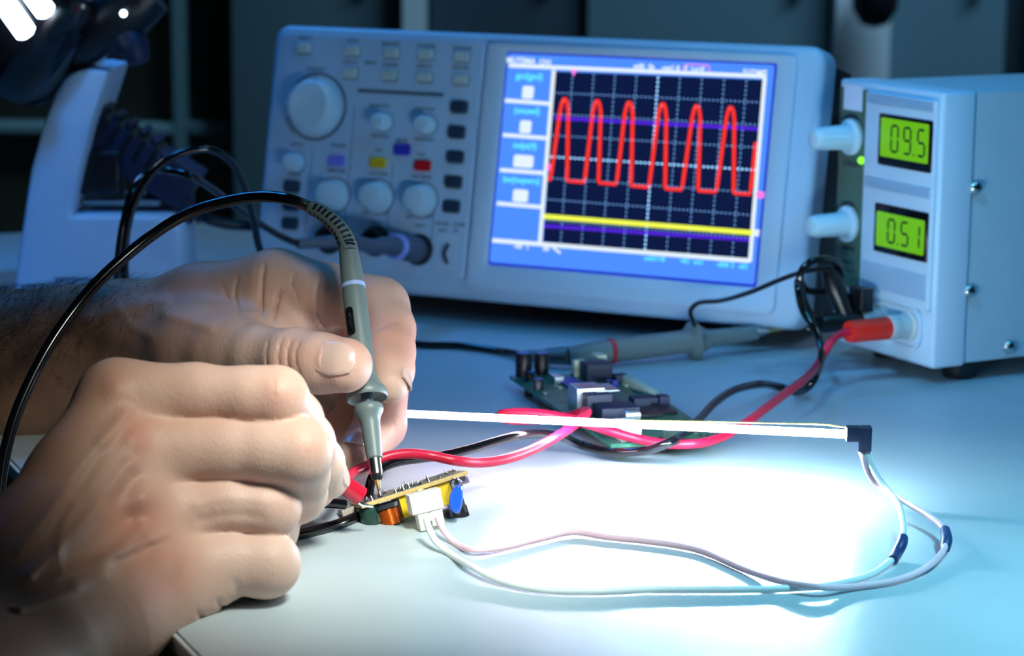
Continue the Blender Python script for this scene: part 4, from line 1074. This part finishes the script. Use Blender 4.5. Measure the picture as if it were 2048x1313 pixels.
# ------------------------------------------------------------------ the person: two hands with forearms, one skin
class Field:
    """signed distance to a soft solid, sampled on a grid (mm)"""
    def __init__(self, lo, hi, h):
        self.lo = np.asarray(lo, float); self.h = h
        self.n = np.ceil((np.asarray(hi) - self.lo) / h).astype(int) + 1
        self.ax = [(self.lo[i] + h * np.arange(self.n[i])).astype(np.float32) for i in range(3)]

    def new(self): return np.full(self.n, 30.0, np.float32)

    def sub(self, lo, hi):
        a = np.clip(np.floor((lo - self.lo) / self.h).astype(int), 0, self.n - 1); b = np.clip(np.ceil((hi - self.lo) / self.h).astype(int) + 1, 1, self.n)
        return tuple(slice(a[i], b[i]) for i in range(3))

    def cone(self, F, a, b, ra, rb, k, flat=None):
        """soft union of F with the rounded cone a-b; flat = (direction, factor) squashes it"""
        a = np.asarray(a, float); b = np.asarray(b, float); R = max(ra, rb) + k + 4
        s = self.sub(np.minimum(a, b) - R, np.maximum(a, b) + R)
        X, Y, Z = np.meshgrid(*[self.ax[i][s[i]] for i in range(3)], indexing='ij', sparse=True)
        d = b - a; L2 = float(d @ d) + 1e-9
        px, py, pz = X - np.float32(a[0]), Y - np.float32(a[1]), Z - np.float32(a[2])
        t = np.clip((px * d[0] + py * d[1] + pz * d[2]) / L2, 0, 1).astype(np.float32)
        qx_, qy_, qz_ = px - t * np.float32(d[0]), py - t * np.float32(d[1]), pz - t * np.float32(d[2])
        if flat is not None:
            w, fac = flat; w = nrm(w); e = (qx_ * w[0] + qy_ * w[1] + qz_ * w[2]) * (fac - 1)
            qx_ = qx_ + e * w[0]; qy_ = qy_ + e * w[1]; qz_ = qz_ + e * w[2]
        D = (np.sqrt(qx_**2 + qy_**2 + qz_**2) - (ra + (rb - ra) * t)).astype(np.float32)
        F[s] = smin(F[s], D, k)

    def mesh(self, F):
        S = F < 0
        n = self.n - 1
        cnt = np.zeros(n, np.int16)
        for i in (0, 1):
            for j in (0, 1):
                for k in (0, 1): cnt += S[i:n[0] + i, j:n[1] + j, k:n[2] + k]
        act = (cnt > 0) & (cnt < 8); del cnt
        I = np.argwhere(act); idx = np.full(n, -1, np.int32); idx[tuple(I.T)] = np.arange(len(I)); del act
        acc = np.zeros((len(I), 3)); num = np.zeros(len(I))
        C = [(i, j, k) for i in (0, 1) for j in (0, 1) for k in (0, 1)]
        val = {c: F[I[:, 0] + c[0], I[:, 1] + c[1], I[:, 2] + c[2]].astype(float) for c in C}
        for c in C:
            for ax in range(3):
                if c[ax] == 0:
                    e = list(c); e[ax] = 1; e = tuple(e)
                    f0, f1 = val[c], val[e]; m = (f0 < 0) != (f1 < 0)
                    t = np.where(m, f0 / np.where(m, f0 - f1, 1), 0)
                    p = np.array(c, float)[None, :].repeat(len(I), 0); p[:, ax] += t
                    acc[m] += p[m]; num[m] += 1
        V = self.lo + (I + acc / num[:, None]) * self.h
        Q = []
        for ax in range(3):
            sl0 = [slice(None)] * 3; sl1 = [slice(None)] * 3; sl0[ax] = slice(0, -1); sl1[ax] = slice(1, None)
            E_ = np.argwhere(S[tuple(sl0)] != S[tuple(sl1)])
            o1, o2 = (ax + 1) % 3, (ax + 2) % 3
            ok = (E_[:, o1] > 0) & (E_[:, o2] > 0) & (E_[:, o1] < n[o1]) & (E_[:, o2] < n[o2]); E_ = E_[ok]
            q = []
            for d1, d2 in ((1, 1), (0, 1), (0, 0), (1, 0)):
                e = E_.copy(); e[:, o1] -= d1; e[:, o2] -= d2; q.append(idx[e[:, 0], e[:, 1], e[:, 2]])
            q = np.stack(q, 1); flip = S[E_[:, 0], E_[:, 1], E_[:, 2]]
            q[~flip] = q[~flip][:, ::-1]
            Q.append(q)
        return V, np.concatenate(Q)


def smin(a, b, k):
    if k <= 0: return np.minimum(a, b)
    h = np.maximum(k - np.abs(a - b), 0) / k
    return np.minimum(a, b) - h * h * h * k / 6


def pix(V):
    D = V - EYE; z = D @ FWD
    return CX + FPX * (D @ RGT) / z, CY - FPX * (D @ UPV) / z


def poly_dist(x, y, pts):
    best = np.full(len(x), 1e9); tt = np.zeros(len(x)); n = len(pts) - 1
    for i in range(n):
        a = np.array(pts[i], float); b = np.array(pts[i + 1], float); d = b - a; L2 = d @ d + 1e-9
        t = np.clip(((x - a[0]) * d[0] + (y - a[1]) * d[1]) / L2, 0, 1)
        r = np.hypot(x - a[0] - t * d[0], y - a[1] - t * d[1])
        m = r < best; best[m] = r[m]; tt[m] = (i + t[m]) / n
    return best, tt


def hand(h, palm, fingers, kpalm, kroot, kfing, marks, red, flats=None):
    allp = [(P(*q[:3]), q[3]) for c in palm + fingers for q in c]
    lo = np.min([p - r for p, r in allp], 0) - 6; hi = np.max([p + r for p, r in allp], 0) + 6
    G_ = Field(lo, hi, h)
    F = G_.new()
    for c in palm:
        for q0, q1 in zip(c[:-1], c[1:]): G_.cone(F, P(*q0[:3]), P(*q1[:3]), q0[3], q1[3], kpalm)
    FF = G_.new()
    for c in fingers:
        A = G_.new()
        for q0, q1 in zip(c[:-1], c[1:]): G_.cone(A, P(*q0[:3]), P(*q1[:3]), q0[3], q1[3], 5.0)
        FF = smin(FF, A, kfing)
    F = smin(F, FF, kroot); del FF
    # creases, veins and knuckles near the skin
    near = np.argwhere(np.abs(F) < 4.0)
    V = G_.lo + near * h
    x, y = pix(V); dd = np.zeros(len(V))
    for pts, w, depth, y0, y1 in marks:
        pts = np.array(pts, float)
        m = (V[:, 1] > y0) & (V[:, 1] < y1) & (x > pts[:, 0].min() - 3 * w) & (x < pts[:, 0].max() + 3 * w) & (y > pts[:, 1].min() - 3 * w) & (y < pts[:, 1].max() + 3 * w)
        if not m.any(): continue
        if len(pts) == 1: d = np.hypot(x[m] - pts[0, 0], y[m] - pts[0, 1]); fade = 1.0
        else:
            sp = spline(np.c_[pts, np.zeros(len(pts))], np.ones(len(pts)), 6)[0][:, :2] if len(pts) > 2 else pts
            d, t = poly_dist(x[m], y[m], sp); fade = np.clip(np.minimum(t, 1 - t) * 5, 0.0, 1) if w < 6 else 1.0
        dd[m] += depth * fade * np.exp(-(d / w) ** 2)
    F[tuple(near.T)] += dd.astype(np.float32)
    V, Q = G_.mesh(F)
    x, y = pix(V); rd_ = np.zeros(len(V))
    for (rx, ry, rs, a) in red: rd_ += a * np.exp(-((x - rx)**2 + (y - ry)**2) / rs**2)
    return V, Q, rd_


# ---- far hand (left): pen grip round the probe, thumb towards the camera
Lpalm = [
    [(-420, 770, 1092, 37), (-60, 738, 1056, 33), (60, 728, 1049, 31.5), (150, 712, 1040, 27), (235, 700, 1030, 24)],
    [(150, 690, 1036, 24), (235, 668, 1026, 20), (400, 612, 1005, 16.5), (545, 570, 987, 14.2)],
    [(235, 700, 1034, 22), (590, 635, 1010, 15)], [(235, 715, 1040, 22), (590, 705, 1020, 14)], [(235, 730, 1044, 21), (560, 765, 1025, 13)],
    [(180, 705, 1032, 23), (235, 690, 1022, 21), (300, 692, 1003, 19.5), (400, 702, 970, 17.2), (480, 712, 944, 14)],
    [(400, 660, 985, 11), (520, 625, 988, 10)], [(440, 672, 966, 8), (600, 622, 985, 8)], [(500, 668, 958, 7), (640, 650, 985, 8)],
]
Lfing = [
    [(300, 690, 1003, 17), (452, 713, 950, 14.6), (520, 716, 931, 12.6), (588, 723, 916, 12.6), (640, 727, 908, 11.6), (690, 731, 902, 10.8)],
    [(560, 566, 988, 13.8), (660, 588, 976, 12.3), (760, 613, 964, 11.7), (777, 660, 952, 10.7), (776, 705, 940, 10.7), (779, 742, 930, 9.6), (780, 770, 922, 7.6)],
    [(590, 640, 1010, 13), (768, 737, 978, 11.4), (760, 850, 946, 10.4), (712, 914, 924, 8.6)],
    [(590, 705, 1018, 12.6), (735, 806, 988, 11), (692, 868, 962, 10), (648, 886, 952, 8.8)],
    [(560, 765, 1024, 12), (690, 850, 996, 10), (640, 892, 972, 9), (606, 900, 962, 8)],
]
Lmarks = [
    # folds of the web between thumb and forefinger
    ([(478, 548), (470, 590), (482, 640)], 3.0, 0.7, 900, 1010), ([(530, 520), (524, 580), (524, 655)], 3.0, 1.5, 900, 1010), ([(588, 545), (583, 580)], 2.6, 0.5, 900, 1010),
    ([(562, 575), (552, 615), (546, 655)], 3.2, 1.5, 900, 1010), ([(645, 540), (633, 590), (640, 640), (655, 662)], 3.4, 1.3, 900, 1000), ([(440, 560), (462, 610), (492, 648)], 4, 0.4, 900, 1010),
    ([(505, 540), (500, 590), (506, 645)], 12, -0.3, 900, 1010), ([(606, 545), (596, 600), (600, 645)], 18, -0.4, 900, 1010),
    ([(555, 600), (580, 570), (600, 610)], 2.4, 0.4, 900, 1010),
    # thumb joint wrinkles and nail fold
    ([(538, 676), (532, 710), (540, 760)], 2.4, 0.55, 860, 960), ([(566, 670), (556, 712), (566, 770)], 2.6, 0.75, 860, 960), ([(585, 672), (574, 715), (588, 770)], 2.6, 0.7, 860, 960), ([(602, 675), (590, 715), (606, 765)], 2.4, 0.5, 860, 960),
    ([(646, 690), (638, 722), (650, 755)], 5, -0.5, 860, 940), ([(652, 692), (645, 722), (656, 750)], 2, 0.4, 860, 940),
    # forefinger joint lines
    ([(745, 662), (770, 652), (800, 640)], 2.6, 0.5, 880, 950), ([(740, 560), (752, 575), (757, 600)], 2.4, 0.2, 880, 960), ([(800, 740), (806, 755), (802, 775)], 3, 0.3, 880, 930),
    ([(778, 835), (788, 850), (790, 875)], 2.2, 0.4, 900, 960), ([(820, 735), (806, 742), (795, 760)], 2.4, 0.5, 930, 980),
    # veins and tendons towards the wrist
    ([(180, 640), (260, 612), (330, 600)], 14, -1.0, 960, 1060), ([(235, 615), (262, 650), (300, 672)], 12, -0.5, 960, 1060), ([(330, 630), (370, 640), (420, 655)], 12, -0.7, 930, 1040),
    ([(120, 665), (170, 690), (230, 705)], 26, 1.4, 960, 1070),
]
Lred = [(700, 650, 60, .5), (800, 680, 70, .8), (575, 715, 40, .5), (800, 860, 50, .5), (640, 720, 30, .4), (540, 590, 60, .35), (380, 680, 60, .3), (690, 745, 40, .3)]
LV, LQ, LR = hand(0.85, Lpalm, Lfing, 16.0, 9.0, 1.0, Lmarks, Lred)

# ---- near hand (right): half closed, back of the hand towards the camera
Rpalm = [
    [(-560, 1760, 560, 34), (-170, 1330, 700, 25), (-20, 1180, 738, 21), (72, 1092, 754, 18), (150, 960, 776, 15), (236, 802, 800, 13.6)],
    [(-440, 1840, 552, 34), (-60, 1440, 688, 26), (90, 1290, 728, 22), (200, 1245, 746, 19), (350, 1142, 778, 13.5)],
    [(-120, 1400, 692, 27), (20, 1240, 736, 23), (110, 1135, 752, 19), (286, 908, 792, 13.6)],
    [(20, 1240, 736, 23), (155, 1185, 748, 19), (318, 1032, 786, 13)],
    [(200, 1250, 750, 17), (300, 1200, 768, 12), (400, 1168, 780, 11)],
    [(110, 1090, 778, 16), (260, 960, 812, 15), (300, 1010, 812, 15), (350, 1100, 800, 14)], [(240, 840, 808, 12), (300, 930, 806, 12)],
]
Rfing = [
    [(236, 800, 800, 13.6), (390, 790, 800, 10.6), (500, 793, 798, 10.0), (553, 796, 798, 10.6), (590, 838, 812, 9.4), (614, 882, 825, 9.4), (640, 925, 837, 8.4), (656, 958, 845, 7.8)],
    [(286, 906, 792, 13.4), (450, 900, 793, 11.0), (540, 903, 792, 11.0), (592, 906, 792, 11.8), (596, 950, 801, 10.6), (592, 986, 812, 10.6), (572, 1002, 834, 9)],
    [(318, 1032, 786, 13), (450, 1010, 790, 10.4), (536, 1015, 792, 10.9), (538, 1058, 812, 10), (510, 1065, 834, 9)],
    [(350, 1140, 780, 13.2), (450, 1128, 784, 11.2), (532, 1129, 787, 11.4), (520, 1152, 806, 10), (480, 1152, 826, 9)],
    [(110, 1080, 778, 15), (330, 990, 835, 14), (510, 972, 862, 11.5), (575, 968, 870, 11), (625, 972, 874, 9.4)],
]
Rmarks = [
    # hollows between the knuckles and tendons to the wrist
    ([(250, 1045), (215, 1080), (180, 1110)], 32, 3.2, 700, 830), ([(262, 958), (225, 1000)], 24, 2.0, 700, 830), ([(190, 905), (150, 970)], 20, 1.6, 700, 830), ([(290, 1095), (240, 1130)], 24, 2.6, 700, 830),
    ([(250, 830), (190, 900), (110, 1010), (40, 1100)], 14, -1.5, 700, 830), ([(262, 930), (215, 990), (130, 1085), (60, 1150)], 15, -1.7, 700, 830), ([(285, 1065), (230, 1110), (150, 1165)], 15, -1.5, 700, 830),
    ([(150, 1010), (125, 1060), (118, 1110), (122, 1140)], 9, -1.1, 700, 830), ([(110, 1160), (190, 1122), (260, 1100), (330, 1070)], 9, -1.2, 700, 830), ([(20, 1225), (120, 1192), (210, 1150)], 9, -1.0, 700, 830),
    # knuckles
    ([(232, 775)], 26, -1.4, 700, 840), ([(268, 878)], 30, -2.0, 700, 840), ([(296, 992)], 30, -2.0, 700, 840), ([(330, 1122)], 30, -1.6, 700, 840), ([(556, 776)], 26, -0.6, 700, 840), ([(625, 888)], 26, -0.5, 700, 840),
    # joint lines over the bent finger joints
    ([(543, 745), (550, 770), (546, 800)], 3, 0.3, 700, 840), ([(556, 747), (566, 775), (560, 805)], 3, 0.3, 700, 840), ([(600, 846), (612, 880), (606, 915)], 3, 0.3, 700, 840), ([(617, 848), (630, 880), (625, 918)], 3, 0.3, 700, 840),
    ([(575, 985), (580, 1010), (575, 1035)], 3, 0.25, 700, 840), ([(395, 1010), (440, 995), (520, 1000)], 14, -0.5, 700, 840), ([(400, 1040), (470, 1030), (520, 1035)], 8, 0.5, 700, 840),
    # creases of the little finger side
    ([(455, 1232), (446, 1215), (430, 1198)], 4, 1.4, 700, 830), ([(412, 1252), (405, 1236), (390, 1220)], 4, 1.3, 700, 830), ([(500, 1205), (480, 1190), (470, 1165)], 8, 0.5, 700, 830),
]
Rred = [(270, 870, 50, .9), (290, 1030, 50, .5), (340, 1130, 60, .7), (560, 790, 45, .6), (625, 895, 40, .5), (250, 1040, 70, .6), (300, 1190, 50, .7), (590, 1020, 40, .3), (230, 770, 40, .4), (440, 830, 80, .25)]
RV, RQ, RR_ = hand(1.0, Rpalm, Rfing, 14.0, 8.0, 0.8, Rmarks, Rred)

M_skin = bpy.data.materials.new('skin'); M_skin.use_nodes = True
nt = M_skin.node_tree; N = nt.nodes; Lk = nt.links; b = N['Principled BSDF']
at_ = N.new('ShaderNodeAttribute'); at_.attribute_name = 'flush'
tc = N.new('ShaderNodeTexCoord')
n1 = N.new('ShaderNodeTexNoise'); n1.inputs['Scale'].default_value = 70; n1.inputs['Detail'].default_value = 5
Lk.new(tc.outputs['Object'], n1.inputs['Vector'])
mx0 = N.new('ShaderNodeMix'); mx0.data_type = 'RGBA'
mx0.inputs['A'].default_value = (0.60, 0.385, 0.30, 1); mx0.inputs['B'].default_value = (0.71, 0.49, 0.41, 1)
Lk.new(n1.outputs['Fac'], mx0.inputs['Factor'])
mx1 = N.new('ShaderNodeMix'); mx1.data_type = 'RGBA'; mx1.inputs['B'].default_value = (0.58, 0.23, 0.16, 1)
mlt = N.new('ShaderNodeMath'); mlt.operation = 'MULTIPLY'; mlt.inputs[1].default_value = 0.75; mlt.use_clamp = True
Lk.new(at_.outputs['Fac'], mlt.inputs[0]); Lk.new(mlt.outputs[0], mx1.inputs['Factor'])
mx2 = N.new('ShaderNodeMix'); mx2.data_type = 'RGBA'; mx2.inputs['B'].default_value = (0.40, 0.17, 0.075, 1)
ta = N.new('ShaderNodeAttribute'); ta.attribute_name = 'tan'; Lk.new(ta.outputs['Fac'], mx2.inputs['Factor'])  # browner skin: tan with shade painted in towards the wrists
Lk.new(mx0.outputs['Result'], mx2.inputs['A']); Lk.new(mx2.outputs['Result'], mx1.inputs['A']); Lk.new(mx1.outputs['Result'], b.inputs['Base Color'])
b.inputs['Roughness'].default_value = 0.52; b.inputs['Specular IOR Level'].default_value = 0.42
b.inputs['Subsurface Weight'].default_value = 0.12; b.inputs['Subsurface Radius'].default_value = (1.0, 0.35, 0.2); b.inputs['Subsurface Scale'].default_value = 0.004
vo = N.new('ShaderNodeTexVoronoi'); vo.feature = 'DISTANCE_TO_EDGE'; vo.inputs['Scale'].default_value = 900
mp = N.new('ShaderNodeMapping'); mp.inputs['Scale'].default_value = (1.0, 1.0, 0.45)
n2 = N.new('ShaderNodeTexNoise'); n2.inputs['Scale'].default_value = 420; n2.inputs['Detail'].default_value = 4
Lk.new(tc.outputs['Object'], mp.inputs['Vector']); Lk.new(mp.outputs['Vector'], vo.inputs['Vector']); Lk.new(tc.outputs['Object'], n2.inputs['Vector'])
ad = N.new('ShaderNodeMath'); ad.operation = 'ADD'; Lk.new(vo.outputs['Distance'], ad.inputs[0]); Lk.new(n2.outputs['Fac'], ad.inputs[1])
bp = N.new('ShaderNodeBump'); bp.inputs['Strength'].default_value = 0.24; bp.inputs['Distance'].default_value = 0.0006
Lk.new(ad.outputs[0], bp.inputs['Height']); Lk.new(bp.outputs['Normal'], b.inputs['Normal'])

VV = np.concatenate([LV, RV]); QQ = np.concatenate([LQ, RQ + len(LV)]); RRd = np.concatenate([LR, RR_])
me = bpy.data.meshes.new('person')
me.vertices.add(len(VV)); me.vertices.foreach_set('co', (VV * MM).astype(np.float32).ravel())
me.loops.add(QQ.size); me.polygons.add(len(QQ))
me.loops.foreach_set('vertex_index', QQ.astype(np.int32).ravel()); me.polygons.foreach_set('loop_start', np.arange(0, QQ.size, 4, dtype=np.int32))
me.update(calc_edges=True)
me.polygons.foreach_set('use_smooth', np.ones(len(QQ), bool))
fa = me.attributes.new('flush', 'FLOAT', 'POINT'); fa.data.foreach_set('value', RRd.astype(np.float32))
# paler fingers; wrists and forearms carry a tan plus painted shade
tL = np.clip((-105.0 - LV[:, 0]) / 70.0, 0, 1) * 0.75; tR = np.clip((-92.0 - RV[:, 0]) / 70.0, 0, 1) * 0.85
fa = me.attributes.new('tan', 'FLOAT', 'POINT'); fa.data.foreach_set('value', np.concatenate([tL, tR]).astype(np.float32))
me.materials.append(M_skin); me.validate()
person = bpy.data.objects.new('person', me); COL.objects.link(person)
person['_o'] = [0.0, 0.0, 0.0]
tag(person, 'person with bare forearms, one hand holding a grey probe, the other a red clip', 'person')

M_nail = mat('fingernail', (0.66, 0.45, 0.39), 0.25, spec=0.5, vary=0.04, sss=0.1)


def nail(c, axis, up, r, w, L, lift=0.25, tipw=1.0, flat=1.0, e=None):
    """curved plate: c = centre of the finger under the nail, axis towards the tip, up = out of the nail"""
    axis = nrm(axis); up = nrm(np.asarray(up) - axis * (np.asarray(up) @ axis)); s = np.cross(axis, up)
    V = []; F = []; nu, nv = 17, 21
    for layer in (0.0, -0.7):
        for i in range(nu):
            for j in range(nv):
                a = -1 + 2 * i / (nu - 1); b_ = -1 + 2 * j / (nv - 1)
                # rounded square
                th = a * math.sqrt(1 - 0.62 * b_ * b_ / 2) * w * (1 if b_ < 0 else tipw) / r
                ll = L / 2 * b_ * math.sqrt(1 - 0.62 * a * a / 2)
                rr2 = r + lift + layer - 0.5 * max(0, b_) ** 2 * 0.6 - (0.5 if abs(a) > .95 or b_ < -.95 else 0)
                if e is not None and ll > e: rr2 -= 0.62 * (r - math.sqrt(max(r * r - (ll - e)**2, 1.0)))
                V.append(np.asarray(c) + axis * ll + up * (r - r * flat) + (up * math.cos(th / flat) + s * math.sin(th / flat)) * (rr2 - r + r * flat))
    n = nu * nv
    for i in range(nu - 1):
        for j in range(nv - 1):
            k = i * nv + j
            F.append((k, k + 1, k + nv + 1, k + nv)); F.append((n + k, n + k + nv, n + k + nv + 1, n + k + 1))
    for i in range(nu - 1):
        for j in (0, nv - 1): k = i * nv + j; F.append((k, k + nv, n + k + nv, n + k))
    for j in range(nv - 1):
        for i in (0, nu - 1): k = i * nv + j; F.append((k, k + 1, n + k + 1, n + k))
    return MB().add(V, F, True)


def toward(p): return EYE - p


t0, t1 = P(640, 727, 908), P(690, 731, 902)
o = nail(t1 + nrm(t1 - t0) * 0.8, t1 - t0, nrm(toward(t1)) + 0.22 * UPV, 10.9, 7.6, 17.0, 0.42, 0.95, 1.3, -0.8).build('fingernail', M_nail, person); o['label'] = 'thumbnail over the grey probe'
i0, i1 = P(779, 742, 930), P(780, 770, 922)
nail(P(781, 764, 924), i1 - i0, RGT * 0.95 + nrm(toward(i1)) * 0.55, 8.4, 5.4, 11.5, 0.15, 1, 1.2).build('fingernail', M_nail, person)
m0, m1 = P(760, 850, 946), P(712, 914, 924)
nail(P(719, 905, 927), m1 - m0, nrm(toward(m1)) * 0.9 + UPV * 0.25 - RGT * 0.3, 8.9, 6.0, 13, 0.5, 1, 1.25).build('fingernail', M_nail, person)
r0, r1 = P(640, 925, 837), P(656, 958, 845)
nail(P(652, 952, 843), r1 - r0, RGT * 0.9 + UPV * 0.35 + nrm(toward(r1)) * 0.35, 8.0, 5.2, 10.5, 0.2, 1, 1.2).build('fingernail', M_nail, person)

# dark hair on the far forearm
rh = np.random.RandomState(5)
x, y = pix(LV)
sel = np.where((x < 330) & (x > -60) & (LV[:, 2] > 25) & (LV[:, 1] < 1062))[0]
nv_ = np.zeros(len(me.vertices) * 3, np.float32); me.vertices.foreach_get('normal', nv_); nv_ = nv_.reshape(-1, 3)[:len(LV)]
wgt = np.clip((330 - x[sel]) / 330, 0.03, 1) ** 1.3 * np.clip((nv_[sel][:, 2] + 0.55) * 1.2, 0.02, 1)
pick = rh.choice(sel, 1500, replace=False, p=wgt / wgt.sum())
HV = []; HF = []
for i in pick:
    p = LV[i]; n = nv_[i]; L = rh.uniform(7, 15); t = nrm(np.array([0.8, -0.15, 0.1]) + rh.normal(0, 0.45, 3)); t = nrm(t - n * (t @ n))
    curl = rh.normal(0, 0.5, 3); pts = []
    for k in range(6):
        s_ = k / 5
        pts.append(p - n * 0.4 + n * (L * 0.55 * s_ * (1 - 0.45 * s_)) + t * (L * 0.75 * s_ * (0.35 + 0.65 * s_)) + curl * (L * 0.16 * s_ * s_) + np.array([0, 0, -1.0]) * L * 0.10 * s_**3)
    a = nrm(np.cross(t, n)); b0 = len(HV)
    for k, q in enumerate(pts):
        r = 0.085 * (1 - k / 5 * 0.75)
        for c_, s_ in ((1, 0), (-0.5, 0.87), (-0.5, -0.87)): HV.append(q + a * (r * c_) + n * (r * s_))
    for k in range(5):
        for j in range(3): HF.append((b0 + k * 3 + j, b0 + k * 3 + (j + 1) % 3, b0 + k * 3 + 3 + (j + 1) % 3, b0 + k * 3 + 3 + j))
me2 = bpy.data.meshes.new('arm_hair'); me2.from_pydata([tuple(q * MM) for q in HV], [], HF); me2.materials.append(mat('dark_hair', (0.012, 0.010, 0.010), 0.5, vary=0))
hair = bpy.data.objects.new('arm_hair', me2); COL.objects.link(hair); hair.parent = person; hair['kind'] = 'stuff'; hair['label'] = 'dark hair on the far forearm'
for o in bpy.data.objects:
    if '_o' in o: del o['_o']
